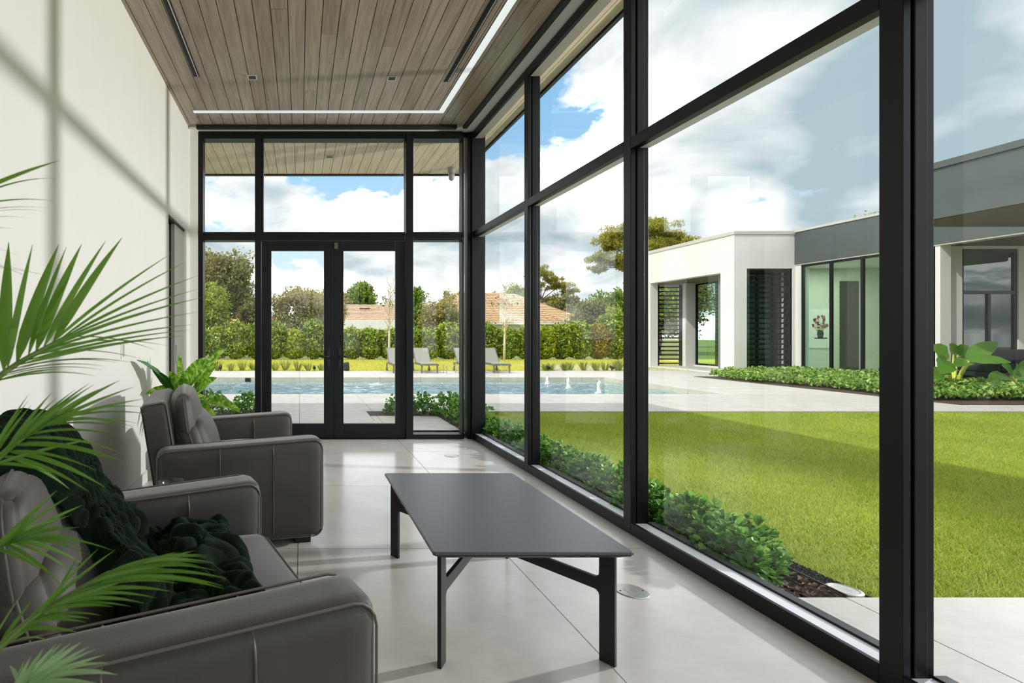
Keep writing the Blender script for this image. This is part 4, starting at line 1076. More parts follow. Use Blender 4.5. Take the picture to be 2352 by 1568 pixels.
for i, (x, y, h, n, lab) in enumerate(((1.62, 8.25, .34, 700, 'low shrub at the gravel end of the bed outside the door'), (1.98, 8.22, .33, 700, 'low shrub second along the bed outside the door'),
        (2.36, 8.16, .34, 700, 'low shrub at the outer bend of the bed beyond the corner'), (2.42, 7.72, .33, 700, 'low shrub halfway down the bed beyond the corner'),
        (2.42, 7.28, .33, 700, 'low shrub third up the bed beyond the corner'), (2.42, 6.85, .33, 700, 'low shrub in the bed beside the corner post outside'),
        (-1.42, 8.35, .36, 800, 'low round shrub outside the left window bay, behind the variegated plant'), (-.86, 8.35, .36, 800, 'low round shrub outside the left window bay, next to the door'))):
    bed_shrub((x, y, -.004), .25, .25, h, n, lab, G2, 0, .05)

# ---------------------------------------------------------------- loungers and small things on the far deck
def make_lounger():
    r = thing('sun_lounger', 'sun lounger', 'sun lounger')
    # foot end towards -y, backrest raised at +y; origin below the foot end
    for sx in (-1, 1):
        bx(sx*.28-.018, sx*.28+.018, 0, 1.30, .25, .30).build('rail', 'lounger', r)
    bx(-.262, .262, 0, .036, .25, .30).build('rail', 'lounger', r)
    bx(-.262, .262, 1.264, 1.30, .25, .30).build('rail', 'lounger', r)
    for sx in (-1, 1):
        bx(sx*.255-.022, sx*.255+.022, .02, .07, 0, .25).build('leg', 'lounger', r)
        bx(sx*.28-.02, sx*.28+.02, 1.20, 1.25, .06, .25).build('leg', 'lounger', r)
        MB().tube([(sx*.28-.03, 1.225, .06), (sx*.28+.03, 1.225, .06)], .06, 12).build('wheel', 'lounger', r)
    MB().add([(x, y, z+dz) for dz in (0, .012) for (y, z) in ((.02, .305), (.3, .318), (.62, .312), (.92, .318)) for x in (-.265, .265)],
             [(0, 1, 3, 2), (2, 3, 5, 4), (4, 5, 7, 6), (8, 10, 11, 9), (10, 12, 13, 11), (12, 14, 15, 13), (0, 2, 10, 8), (2, 4, 12, 10), (4, 6, 14, 12), (1, 9, 11, 3), (3, 11, 13, 5), (5, 13, 15, 7), (0, 8, 9, 1), (6, 7, 15, 14)]).build('seat', 'sling', r)
    a = Vector((0, .93, .318)); b = Vector((0, 1.36, .80)); d = (b-a)/2; nrm = Vector((0, d.z, -d.y)).normalized()
    MB().obox((a+b)/2, (.245, 0, 0), d, nrm*.006).build('backrest', 'sling', r)
    fr = MB()
    for sx in (-1, 1): fr.tube([a+Vector((sx*.262, 0, 0)), b+Vector((sx*.262, 0, 0))], .017, 8)
    fr.tube([b+Vector((-.262, 0, 0)), b+Vector((.262, 0, 0))], .012, 8); fr.build('back_frame', 'lounger', r)
    MB().tube([(0, 1.1, .30), (0, 1.2, .62)], .012, 8).build('prop', 'lounger', r)
    return r
lg = make_lounger()
for i, (x, lab) in enumerate(((3.36, 'grey sling sun lounger by the pool, first from the left, through the right door leaf'), (4.29, 'grey sling sun lounger by the pool, second from the left'),
                              (5.74, 'grey sling sun lounger by the pool, third, half behind the corner post'), (6.67, 'grey sling sun lounger by the pool, rightmost, beside the pale slim trunk'))):
    o = lg if i == 0 else copy_tree(lg)
    o.location = (x, 16.9, 0); o['label'] = lab; o['group'] = 'sun loungers on the pool deck'
s = thing('side_table', 'small square glass topped table between two sun loungers', 'table', (5.02, 17.0, 0))
bx(4.80, 5.24, 16.8, 17.2, .24, .252).build('top', 'clear', s)
for (x, y) in ((4.82, 16.82), (5.22, 16.82), (4.82, 17.18), (5.22, 17.18)): bx(x-.014, x+.014, y-.014, y+.014, 0, .24).build('leg', 'steel', s)
# spotlights and a small boulder along the deck edge
for (px, py, lab) in ((507, 856, 'small dark garden spotlight on the lawn edge, leftmost of the row'), (722, 855, 'small dark garden spotlight on the lawn edge, seen through the left door leaf'),
                      (1259, 854, 'small dark garden spotlight on the lawn edge beyond the water jets'), (1405, 853, 'small dark garden spotlight on the lawn edge, rightmost of the row')):
    p = P(px, py, 18.0); s = thing('garden_spotlight', lab, 'garden light', (p.x, 18.0, -.02), group='garden spotlights along the deck')
    MB().tube([(p.x, 18, -.05), (p.x, 18, .09)], .012, 6).build('spike', 'black_matt', s)
    MB().tube([(p.x, 17.93, .10), (p.x, 18.07, .15)], [.06, .045], 10).build('head', 'black_matt', s)
p = P(796, 855, 18.0); s = thing('boulder', 'small dark upright boulder on the lawn edge beside the door handle', 'rock', (p.x, 18.1, -.02))
mb = rbox(.11, .10, .17, .09, 6); mb.v = [(x*1.0+p.x+.03*noise.noise(Vector((x*9, y*9, z*9))), y+18.1, z+.14+.03*noise.noise(Vector((z*9, x*9, 3)))) for x, y, z in mb.v]
mb.build('stone', 'gravel_bed', s)
def tuft(x, y, h, n, label):
    t = thing('grass_tuft', label, 'grass tuft', (x, y, -.02), group='grass tufts along the pool deck')
    rng = np.random.default_rng(int(x*100+9000)); mb = MB()
    V = []; 
    for k in range(n):
        a = rng.random()*2*PI; s = .25+.65*rng.random(); b = Vector((x+.05*math.cos(a), y+.05*math.sin(a), -.03)); tip = b+Vector((math.cos(a)*s*h*.8, math.sin(a)*s*h*.8, h*(1.05-.45*s)))
        m = (b+tip)/2+Vector((0, 0, h*.16)); w = Vector((-math.sin(a), math.cos(a), 0))*.009
        V += [b-w, b+w, m-w, m+w, tip, tip]
    F = []
    for k in range(n): q = k*6; F += [(q, q+1, q+3, q+2), (q+2, q+3, q+5, q+4)]
    np_mesh('blades', np.array(V), np.array(F), 'tuft', t)
tx = [(448, 'first'), (500, 'second'), (532, 'third'), (556, 'fourth'), (580, 'fifth'), (632, 'sixth'), (655, 'seventh'), (684, 'eighth'), (708, 'ninth'), (738, 'tenth'),
      (1248, 'eleventh'), (1270, 'twelfth'), (1292, 'thirteenth'), (1314, 'fourteenth'), (1338, 'fifteenth'), (1362, 'sixteenth'), (1386, 'seventeenth'), (1412, 'eighteenth'), (1428, 'nineteenth')]
for px, w in tx:
    tuft((px-CX)*18.3/FL, 18.3+.2*math.sin(px), .42+.10*math.sin(px*1.7), 60, 'thin grass tuft on the far deck edge, %s of the row from the left' % w)

# ---------------------------------------------------------------- hedge
r = random.Random(5); x = -9.6; k = 0
ordn = ['first', 'second', 'third', 'fourth', 'fifth', 'sixth', 'seventh', 'eighth', 'ninth', 'tenth', 'eleventh', 'twelfth', 'thirteenth', 'fourteenth', 'fifteenth', 'sixteenth', 'seventeenth', 'eighteenth',
        'nineteenth', 'twentieth', 'twenty-first', 'twenty-second', 'twenty-third', 'twenty-fourth', 'twenty-fifth', 'twenty-sixth', 'twenty-seventh', 'twenty-eighth', 'twenty-ninth', 'thirtieth']
while x < 17.5:
    w = r.uniform(.85, 1.12); h = r.uniform(1.5, 1.95); y = 26.7+r.uniform(-.1, .1)
    px = CX+x*FL/26.5
    if 660 < px < 700: h *= .9
    if 700 < px < 745: h = 2.05
    if 840 < px < 885: h = 1.55
    mat = 'hedge_red' if 1345 < px < 1400 else ('hedge_yellow' if (650 < px < 700 or r.random() < .16) else 'hedge')
    t = thing('hedge_shrub', 'leafy hedge shrub along the far lawn, %s from the left' % ordn[k], 'hedge', (x, y, 0), group='hedge shrubs along the far lawn')
    rng = np.random.default_rng(900+k); n = 2600
    d = unit(rng.normal(size=(n, 3))); rr = (.35+.65*rng.random(n)**.5)[:, None]
    q = d*rr; q[:, 2] = np.sign(q[:, 2])*np.abs(q[:, 2])**.75
    C_ = np.array([x, y, h*.52])+q*np.array([w*.72, .62, h*.52])
    # a few longer shoots at the top
    m = rng.random(n) < .10; C_[m, 2] += .22*rng.random(m.sum())
    C_[:, 2] = np.maximum(C_[:, 2], .04)
    V, F = leaves(C_, rng.normal(size=(n, 3))+np.array([0, -.3, .5]), .15, .5, rng)
    tag(np_mesh('foliage', V, F, mat, t), kind='stuff')
    mb = MB()
    for q_ in range(3): mb.tube([(x+r.uniform(-.1, .1), y, -.05), (x+r.uniform(-.3, .3), y, h*.7)], [.025, .012], 5)
    mb.build('stem', 'trunk', t)
    x += w; k += 1

# ---------------------------------------------------------------- trees
def tree(label, px, Y, ztop, crown_c, crown_r, nclump, nleaf, leaf, mat, trunk='trunk', trunk_r=.16, name='tree', clump=0.40, seed=1, lean=0, flat=1.0, branches=True, zbase=-.06):
    """crown_c: (dx, z) of the crown centre, crown_r: radii; leaves gathered in clumps near the crown's surface"""
    X = (px-CX)*Y/FL
    t = thing(name, label, 'tree', (X, Y, zbase), group='trees beyond the hedge')
    rng = np.random.default_rng(seed)
    c = np.array([X+crown_c[0], Y, crown_c[1]]); R = np.array(crown_r)
    d = unit(rng.normal(size=(nclump, 3))); rad = (.45+.55*rng.random(nclump)**.6)[:, None]
    cl = c+d*rad*R*(1-clump*.5)
    fork = Vector((X+lean*.5, Y, zbase+(crown_c[1]-R[2]*.75-zbase)*.9+.2))
    mb = MB().tube([(X, Y, zbase-.05), ((X+fork.x)/2+.05, Y, (zbase+fork.z)/2), fork], [trunk_r, trunk_r*.85, trunk_r*.7], 8)
    if branches:
        for e in cl[:max(8, nclump//4)]:
            e = Vector(e); m = fork*.5+e*.5+Vector((rng.normal()*.15, rng.normal()*.15, .1*R[2]))
            mb.tube([fork, m, e], [trunk_r*.5, trunk_r*.28, trunk_r*.1], 5)
    mb.build('trunk', trunk, t, smooth=True)
    per = nleaf//nclump; C_ = np.repeat(cl, per, 0)
    rr = R.min()*clump*(.7+.6*rng.random(nclump)); rr = np.repeat(rr, per)[:, None]
    dd = unit(rng.normal(size=(len(C_), 3)))*rng.random((len(C_), 1))**.45
    C_ = C_+dd*rr*np.array([1.15, 1.15, flat])
    V, F = leaves(C_, rng.normal(size=(len(C_), 3)), leaf, .5, rng, up=np.array([0, 0, .5]))
    tag(np_mesh('crown', V, F, mat, t), kind='stuff')
    return t
def zt_(py, Y): return EYE-(py-CY)*Y/FL
tree('tall dark feathery tree beyond the hedge, seen through the left window bay', 512, 33, 7, (.1, 4.3), (2.3, 2.0, 2.75), 80, 16000, .19, 'tree_dark', trunk_r=.18, clump=0.36, seed=11)
tree('tall dark tree top behind the feathery tree at the left window jamb', 470, 36, 7.4, (0, 5.0), (1.7, 1.6, 2.6), 40, 7000, .20, 'tree_dark', trunk_r=.16, clump=0.41, seed=12)
tree('bright yellow green young tree before the tall dark tree', 488, 29, 4.6, (0, 2.7), (.95, .9, 1.9), 40, 4200, .17, 'tree_lime', trunk_r=.07, clump=0.43, seed=13)
tree('dense dark green tree just left of the double door', 572, 31, 3.6, (.0, 2.1), (.8, .9, 1.7), 24, 3500, .17, 'tree_dark', trunk_r=.09, clump=.4, seed=14)
tree('spreading olive coloured tree with forked trunk, seen through the left door leaf', 682, 33, 4.8, (.05, 2.95), (2.0, 1.5, 1.62), 90, 11000, .16, 'tree_olive', trunk_r=.12, clump=0.32, seed=15)
tree('olive coloured loose tree half behind the meeting stiles of the door', 752, 37, 4.9, (0, 3.0), (1.5, 1.4, 1.8), 60, 6500, .17, 'tree_olive', trunk_r=.12, clump=0.36, seed=16)
tree('round dense bright green tree above the tan roof', 828, 62, 7.6, (0, 4.9), (2.5, 2.2, 2.85), 80, 9000, .34, 'tree_green', trunk_r=.25, clump=0.31, seed=17)
tree('small lower tree beside the round dense tree', 788, 60, 6.8, (0, 4.4), (1.0, 1.2, 2.4), 24, 2400, .30, 'tree_olive', trunk_r=.2, clump=.4, seed=18)
tree('pointed green tree right of the double door', 957, 36, 5.1, (0, 3.0), (.75, .9, 2.05), 40, 4500, .16, 'tree_green', trunk_r=.1, clump=.42, seed=19)
tree('loose olive brown tree before the terracotta roof', 1012, 33, 3.9, (0, 2.25), (1.5, 1.1, 1.65), 80, 8500, .14, 'tree_olive', trunk_r=.09, clump=0.36, seed=20)
tree('small thin tree top right of the loose olive tree', 1040, 66, 7.3, (0, 6.03), (1.76, 1.3, 1.2), 24, 1500, .26, 'tree_olive', trunk_r=.12, clump=.40, seed=21)
tree('yellow green tree behind the ridge of the terracotta roof', 1185, 76, 9, (0, 6.25), (2.4, 2.0, 2.9), 50, 5200, .30, 'tree_lime', trunk_r=.22, clump=0.38, seed=22)
tree('low thin tree row behind the terracotta roof', 1135, 78, 8, (0, 6.15), (1.9, 1.4, 1.9), 30, 2000, .28, 'tree_olive', trunk_r=.15, clump=0.41, seed=23)
tree('dark broad tree behind the roof slope', 1300, 70, 7.0, (0, 4.2), (3.6, 2, 2.6), 60, 6500, .36, 'tree_dark', trunk_r=.3, clump=0.41, seed=24)
tree('broad green tree behind the hedge beside the white wing', 1405, 62, 7.2, (0, 4.1), (3.0, 2, 2.9), 70, 8500, .32, 'tree_green', trunk_r=.3, clump=0.38, seed=25)
tree('olive tree behind the reddish hedge shrubs', 1355, 48, 4.9, (0, 2.9), (2.0, 1.5, 1.8), 60, 6000, .22, 'tree_dark', trunk_r=.15, clump=0.40, seed=26)
tree('bright young pine behind the reddish hedge shrubs', 1412, 44, 4.0, (0, 2.4), (1.3, 1.2, 1.5), 40, 4200, .2, 'tree_lime', trunk_r=.1, clump=0.43, seed=27)
def pine(label, px, Y, trunk_top, pads, seed, mat='pine', tr=.22):
    X = (px-CX)*Y/FL; t = thing('pine_tree', label, 'tree', (X, Y, -.06), group='pines beyond the garden'); rng = np.random.default_rng(seed)
    top = Vector((X+trunk_top[0], Y, trunk_top[1])); mb = MB().tube([(X, Y, -.1), (X+.3, Y, trunk_top[1]*.5), top], [tr, tr*.8, tr*.5], 8); Cs = []
    for (ax, az, rx, rz) in pads:
        e = Vector((X+ax, Y+rng.normal()*.5, az)); m = top*.5+e*.5-Vector((0, 0, .3)); mb.tube([top-Vector((0, 0, .6)), m, e], [tr*.4, tr*.25, tr*.08], 6)
        n = int(560*rx*rx)+260; k = max(14, int(16*rx)); cc = np.array(e)+rng.normal(size=(k, 3))*np.array([rx*.5, rx*.45, rz*.35])
        q = np.repeat(cc, n//k, 0); q = q+unit(rng.normal(size=(len(q), 3)))*rng.random((len(q), 1))**.5*np.array([rx*.36, rx*.36, rz*.5]); Cs.append(q)
    mb.build('trunk', 'trunk', t, smooth=True); C_ = np.concatenate(Cs)
    V, F = leaves(C_, rng.normal(size=(len(C_), 3))+np.array([0, 0, .8]), .34, .15, rng); tag(np_mesh('crown', V, F, mat, t), kind='stuff')
def pads_px(px0, Y, L_):
    return [((px-px0)*Y/FL, zt_(py, Y), rx*Y/FL, rz*Y/FL) for (px, py, rx, rz) in L_]
pine('tall umbrella pine rising above the white wing, split by the mullion', 1470, 52, (0, zt_(600, 52)), pads_px(1470, 52, [(1400, 560, 34, 20), (1425, 535, 42, 18), (1380, 590, 28, 14), (1410, 600, 40, 14), (1460, 525, 50, 22), (1375, 615, 18, 10), (1500, 520, 46, 20), (1545, 535, 40, 18), (1575, 555, 24, 12), (1520, 560, 46, 18), (1470, 575, 46, 18), (1440, 610, 30, 14)]), 31)
pine('smaller pine with bent limbs above the end of the terracotta roof', 1238, 76, (.3, zt_(680, 76)), pads_px(1238, 76, [(1245, 625, 24, 13), (1265, 640, 20, 12), (1240, 655, 18, 12), (1290, 655, 24, 12), (1305, 670, 18, 9), (1275, 690, 22, 13), (1225, 640, 16, 10), (1260, 700, 20, 10)]), 32)
def bare_tree(label, px, Y, h, spread, seed, nb=26, tr=.055, leafn=0):
    X = (px-CX)*Y/FL; t = thing('bare_tree', label, 'tree', (X, Y, -.03), group='pale bare trees by the far lawn'); r = random.Random(seed); mb = MB()
    z0 = 1.0
    mb.tube([(X, Y, -.06), (X+.02, Y, z0), (X+.05, Y, h*.55), (X+.02, Y, h*.97)], [tr, tr*.85, tr*.5, tr*.12], 8)
    ends = []
    for k in range(nb):
        z = z0+.3+(h*.75-z0)*(k/nb)**.9; a = r.uniform(0, 2*PI); ln = spread*r.uniform(.55, 1.1)*(1-.35*k/nb)
        s = Vector((X+.03, Y, z)); e = s+Vector((math.cos(a)*ln*.6, math.sin(a)*ln*.6, ln*1.25)); m = (s+e)/2+Vector((math.cos(a)*ln*.12, 0, -ln*.08))
        mb.tube([s, m, e], [tr*.33, tr*.2, tr*.07], 5); ends.append(e)
        for q in range(4):
            f = r.uniform(.35, .95); b = s*(1-f)+e*f; d = Vector((r.uniform(-1, 1), r.uniform(-1, 1), r.uniform(.2, 1)))*ln*.3; mb.tube([b, b+d], [tr*.12, tr*.04], 4); ends.append(b+d)
    mb.build('trunk', 'birch', t, smooth=True)
    rng = np.random.default_rng(seed); E = np.array([tuple(e) for e in ends]); E = E[E[:, 2] > h*.6]
    E = np.repeat(E, 3, 0)[:leafn] if leafn else E[:12]; V, F = leaves(E+rng.normal(size=E.shape)*.05, rng.normal(size=E.shape), .11, .5, rng)
    tag(np_mesh('leaf_sprays', V, F, 'tree_dark', t), kind='stuff')
bare_tree('pale slender bare tree behind the leftmost lounger', 893, 24, zt_(614, 24), .75, 41, 30, .06, 60)
bare_tree('pale slender bare tree behind the rightmost lounger', 1158, 25.4, zt_(618, 25.4), .85, 42, 34, .065, 70)
tree('feathery tree behind the slatted screen of the wing, left', 1515, 34, 6, (0, 3.6), (2.0, 1.6, 2.6), 60, 6500, .2, 'tree_lime', trunk_r=.14, clump=0.38, seed=51)
tree('dark tree behind the slatted screen of the wing, right', 1570, 37, 6, (0, 3.4), (2.2, 1.6, 2.8), 60, 6500, .2, 'tree_dark', trunk_r=.14, clump=0.38, seed=52)
tree('leafy tree top showing above the grey fascia of the wing', 1990, 30, 8, (.4, 7.1), (2.6, 1.5, 1.35), 60, 3600, .2, 'tree_lime', trunk_r=.2, clump=0.36, seed=53)
for k, (x, y) in enumerate(((15.2, 26.6), (16.5, 26.8), (17.8, 26.6), (19.1, 26.8))): pass

# ---------------------------------------------------------------- neighbouring houses
def tiled_slope(parent, a, b, c, d, rows, mat, th=.10):
    """roof slope a-b along the eave, d-c along the ridge: courses of tile as stepped strips, each a part"""
    a, b, c, d = map(Vector, (a, b, c, d))
    nrm = (b-a).cross(d-a).normalized()
    if nrm.z < 0: nrm = -nrm
    for k in range(rows):
        t0, t1 = k/rows, (k+1)/rows
        p0 = a.lerp(d, t0); p1 = b.lerp(c, t0); q0 = a.lerp(d, t1); q1 = b.lerp(c, t1)
        n = 26; vs = []; fs = []
        for i in range(n+1):
            u = i/n; e = .035*(i % 2)
            vs += [p0.lerp(p1, u)+nrm*(th+e), q0.lerp(q1, u)+nrm*(e+.02), p0.lerp(p1, u)+nrm*-.02]
        for i in range(n): s = i*3; fs += [(s, s+3, s+4, s+1), (s, s+2, s+5, s+3)]
        MB().add(vs, fs).build('tile_course', mat, parent)
def hip_house(name, label, x0, x1, y0, y1, ze, zr, rx0, rx1, mat, wall, rows=16, over=.6):
    h = thing(name, label, 'house', ((x0+x1)/2, (y0+y1)/2, -.06)); ym = (y0+y1)/2
    bx(x0+over, x1-over, y0+over, y1-over, -.1, ze).build('wall', wall, h)
    A, B, C, D = (x0, y0, ze), (x1, y0, ze), (x1, y1, ze), (x0, y1, ze); R0, R1 = (rx0, ym, zr), (rx1, ym, zr)
    tiled_slope(h, A, B, R1, R0, rows, mat)
    tiled_slope(h, B, C, R1, R1, rows, mat)
    tiled_slope(h, D, A, R0, R0, rows, mat)
    MB().add([A, B, C, D, R0, R1], [(0, 1, 5, 4), (1, 2, 5), (2, 3, 4, 5), (3, 0, 4), (3, 2, 1, 0)]).build('roof_deck', 'house_grey', h)
    bx(x0-.02, x1+.02, y0-.06, y0, ze-.12, ze+.06).build('gutter', 'house_white', h)
    return h
Yh = 50.0
hx = lambda px, Y=Yh: (px-CX)*Y/FL
hz = lambda py, Y=Yh: EYE-(py-CY)*Y/FL
h = hip_house('house', 'neighbour house with terracotta hipped tile roof beyond the hedge', hx(1040), hx(1300), 50, 60, hz(742), hz(673, 55), hx(1060, 55), hx(1152, 55), 'roof_red', 'house_white', 18)
bx(hx(1232), hx(1285), 50.5, 50.6, .6, 2.0).build('window', 'black', h)
for px in (1232, 1262, 1285): bx(hx(px)-.06, hx(px)+.06, 50.42, 50.52, -.1, 2.1).build('post', 'house_white', h)
h = hip_house('house', 'rear wing of the terracotta roofed house, higher eave on the right', hx(1140, 63), hx(1328, 63), 60.6, 70.6, hz(735, 60.6), hz(676, 65.6), hx(1150, 65.6), hx(1180, 65.6), 'roof_red', 'house_white', 16)
h = hip_house('house', 'long low neighbour house with pale tan tile roof and white eave', hx(690, 46), hx(1050, 46), 46, 56, hz(738, 46), hz(700, 51), hx(765, 51), hx(1040, 51), 'roof_tan', 'house_grey', 12)
bx(hx(790, 45.5), hx(1000, 45.5), 45.3, 45.9, hz(757, 45.5), hz(735, 45.5)).build('fascia_board', 'house_white', h)
bx(hx(826, 49), hx(850, 49), 48.9, 49.1, hz(709, 49), hz(707, 49)).build('roof_vent', 'black_matt', h)
h = hip_house('house', 'small orange roofed house half hidden behind the olive tree', hx(595, 52), hx(672, 52), 52, 58, hz(758, 52), hz(728, 55), hx(628, 55), hx(640, 55), 'roof_orange', 'house_grey', 8)
h = hip_house('house', 'small orange roofed house beyond the dark tree on the left', hx(490, 56), hx(590, 56), 56, 62, hz(757, 56), hz(728, 59), hx(530, 59), hx(560, 59), 'roof_orange', 'house_grey', 8)
bx(hx(700, 40), hx(1000, 40), 40, 40.2, -.1, 1.15).build('garden_wall', 'house_white', h) if False else None
# ---------------------------------------------------------------- the white wing of the house, right of the pool
wing = thing('house_wing', 'white stucco wing with louvred screens and grey fascia beyond the terrace', 'building', (15.75, 16.3, 0))
WX, WY = 13.79, 16.3
ax = lambda u, v, w: (w, u, v)      # plane across x
ay = lambda u, v, w: (u, w, v)      # plane across y
MB().panel([WY, 16.83, 20.2, 20.6], [0, .02, 3.29, 4.45], {(1, 1)}, ax, WX, WX+.3).build('wall', 'white', wing)
MB().panel([WX+.3, 14.19, 15.64, 15.76], [0, .01, 3.37, 4.45], {(1, 1)}, ay, WY, WY+.3).build('wall', 'white', wing)
bx(WX+.3, 22, 16.6, 20.6, 4.1, 4.4).build('roof_slab', 'white', wing)
bx(15.76, 22, 11.0, 16.6, 4.1, 4.4).build('roof_slab', 'white', wing)
bx(WX-.03, WX+.32, WY-.03, 20.63, 4.45, 4.56).build('coping', 'coping', wing)
bx(WX+.32, 15.76, WY-.03, WY+.32, 4.45, 4.56).build('coping', 'coping', wing)
bx(14.09, 15.75, 16.6, 20.5, 3.28, 3.36).build('soffit', 'wood_brown', wing)
bx(14.09, 15.75, 17.3, 20.6, -.1, .04).build('porch_floor', 'paver', wing)
bx(15.06, 15.45, 20.05, 20.45, 0, 3.29).build('pier', 'white', wing)
bx(14.09, 15.06, 20.3, 20.45, 3.2, 3.29).build('lintel', 'white', wing)
def louver(x0, x1, y, z0, z1, n, depth=.09):
    s = bx(x1-.07, x1, y-.04, y+.05, z0, z1).build('louver_screen', 'black', wing)
    bx(x0, x0+.05, y-.04, y+.05, z0, z1).build('post', 'black', s)
    p = (z1-z0)/n
    for k in range(n):
        z = z0+p*(k+.5)
        MB().obox(((x0+x1)/2, y, z), ((x1-x0)/2-.05, 0, 0), (0, .011, .002), (0, -.006, .028)).build('slat', 'black', s)
louver(14.10, 15.06, 20.25, .06, 3.22, 19)
louver(14.19, 15.64, WY+.08, .06, 3.37, 20)
# glass walls of the porch
def window_x(x, y0, y1, z0, z1, cuts, glass_='glass_green', d=.06, fr=.06):
    w = MB().panel([y0, y0+fr, y1-fr, y1], [z0, z0+fr, z1-fr, z1], {(1, 1)}, ax, x, x+d).build('window', 'black', wing)
    ysr = [y0+fr]+list(cuts)+[y1-fr]
    for c in cuts: bx(x, x+d, c-.035, c+.035, z0+fr, z1-fr).build('mullion', 'black', w)
    for a, b in zip(ysr, ysr[1:]): bx(x+d*.4, x+d*.6, a, b, z0+fr, z1-fr).build('pane', glass_, w)
    return w
window_x(15.45, 17.4, 20.05, .10, 3.25, [18.6])
bx(15.40, 15.55, 17.35, 20.05, 0, .10).build('plinth', 'white', wing)
# glass set a little behind the front louvre; the white reveal on its right takes the slat shadows
w = MB().panel([14.13, 14.19, 15.64, 15.70], [0, .06, 3.31, 3.37], {(1, 1)}, ay, 16.68, 16.74).build('window', 'black', wing)
bx(14.19, 15.64, 16.70, 16.712, .06, 3.31).build('pane', 'glass_green', w)
bx(14.85, 14.90, 16.68, 16.74, .06, 3.31).build('mullion', 'black', w)
bx(15.64, 15.74, WY+.02, 16.74, 0, 3.37).build('reveal', 'white', wing)
bx(14.10, 15.74, 17.15, 17.3, 0, 3.37).build('panel_or_shade', 'interior_mid', wing)  # added sheet, its grey green standing in for dimness behind the louvre glass
bx(15.74, 15.80, 16.6, 17.7, 0, 3.5).build('panel_or_shade', 'interior_dark', wing)  # wall between recess and room, shade put into its dark colour
bx(16.5, 16.6, 17.8, 20.4, 0, 4.1).build('panel_or_shade', 'interior_dark', wing)  # added dark sheet standing in for the unlit interior behind the porch glass
bx(16.1, 16.3, 18.9, 19.7, .06, .95).build('interior_cabinet', 'interior', wing)
bx(14.09, 15.75, WY+.3, 17.3, -.1, .012).build('recess_floor', 'paver', wing)
# facade along the garden: plinth, glazing, grey fascia
bx(15.74, 16.0, 12.62, 16.14, 0, .10).build('plinth', 'white', wing)
bx(15.74, 16.0, 16.13, 16.32, 0, 3.5).build('pier', 'white', wing)
bx(15.74, 16.0, 12.62, 12.72, 0, 3.5).build('pier', 'white', wing)
window_x(15.76, 12.72, 16.13, .10, 3.45, [13.55, 14.40, 15.25])
bx(15.72, 16.0, 11.0, 16.29, 3.46, 3.50).build('drip_edge', 'coping', wing)
bx(15.70, 16.0, 10.95, 16.295, 3.50, 4.50).build('fascia', 'fascia', wing)
bx(15.67, 16.0, 10.95, 16.30, 4.50, 4.57).build('coping', 'coping', wing)
# room behind the facade
bx(15.76, 21.5, 12.9, 17.75, -.1, .06).build('interior_floor', 'interior', wing)
bx(15.76, 21.5, 17.6, 17.75, .06, 4.1).build('interior_wall', 'interior', wing)
bx(21.4, 21.55, 12.7, 17.6, .06, 4.1).build('interior_wall', 'interior', wing)
bx(16.0, 21.4, 12.9, 17.6, 3.55, 3.62).build('interior_ceiling', 'interior', wing)
bx(18.5, 19.1, 17.54, 17.6, .06, 3.1).build('panel_or_shade', 'interior_dark', wing)
lamp = bpy.data.lights.new('wing_fill', 'AREA'); lamp.energy = 105; lamp.size = 2.2; lamp.color = (1, .95, .86)  # added fill light without a fitting, brightens the room behind the facade
lo = bpy.data.objects.new('wing_fill', lamp); COL.objects.link(lo); lo.location = (17.6, 15.6, 3.5)
bx(16.3, 18.2, 13.0, 13.08, .06, 3.55).build('interior_shade', 'interior_dark', wing)  # added dark sheet, painted shade that makes the door glass look dark
# end wall of the wing, facing the viewer across a recess, with its glazed door
MB().panel([15.76, 16.45, 17.85, 22], [0, .02, 3.40, 4.1], {(1, 1)}, ay, 12.75, 12.9).build('wall', 'white', wing)
d = MB().panel([16.45, 16.52, 17.78, 17.85], [.02, .10, 2.28, 2.36, 3.32, 3.40], {(1, 1), (1, 3)}, ay, 12.78, 12.86).build('door', 'black', wing)
bx(17.13, 17.20, 12.78, 12.86, .10, 2.28).build('stile', 'black', d)
bx(16.52, 17.13, 12.81, 12.82, .10, 2.28).build('pane', 'glass_green', d)
bx(17.20, 17.78, 12.81, 12.82, .10, 2.28).build('pane', 'glass_green', d)
bx(16.52, 17.78, 12.81, 12.82, 2.36, 3.32).build('pane', 'glass_green', d)
bx(15.76, 22, 10.4, 12.75, -.1, .03).build('porch_floor', 'paver', wing)
bx(15.76, 22, 10.95, 12.75, 3.47, 3.54).build('soffit', 'wood_brown', wing)

# a flower still life on the far wall of the wing's room, a dark sofa and a hanging lamp
pt = thing('painting', 'white canvas with a bouquet in a dark vase inside the glazed wing', 'painting', (17.62, 17.58, 1.5))
bx(17.38, 18.22, 17.56, 17.598, .82, 2.14).build('canvas', 'house_white', pt)
rng = np.random.default_rng(3); cols = [(176, 120, 112), (226, 214, 206), (60, 66, 72), (150, 60, 66), (96, 108, 84), (208, 170, 150)]
for i, c in enumerate(cols): MAT['bloom%d' % i] = plain('bloom paint %d' % i, c, .8)
for k in range(60):
    a = rng.random()*2*PI; q = rng.random()**.5; x = 17.80+.27*q*math.cos(a); z = 1.66+.27*q*math.sin(a); rr = .03+.03*rng.random()
    MB().prism([(x+rr*math.cos(t*PI/4), 17.558-.0004*k/10, z+rr*math.sin(t*PI/4)) for t in range(8)], (0, .003, 0)).build('blossom', 'bloom%d' % (k % 6), pt)
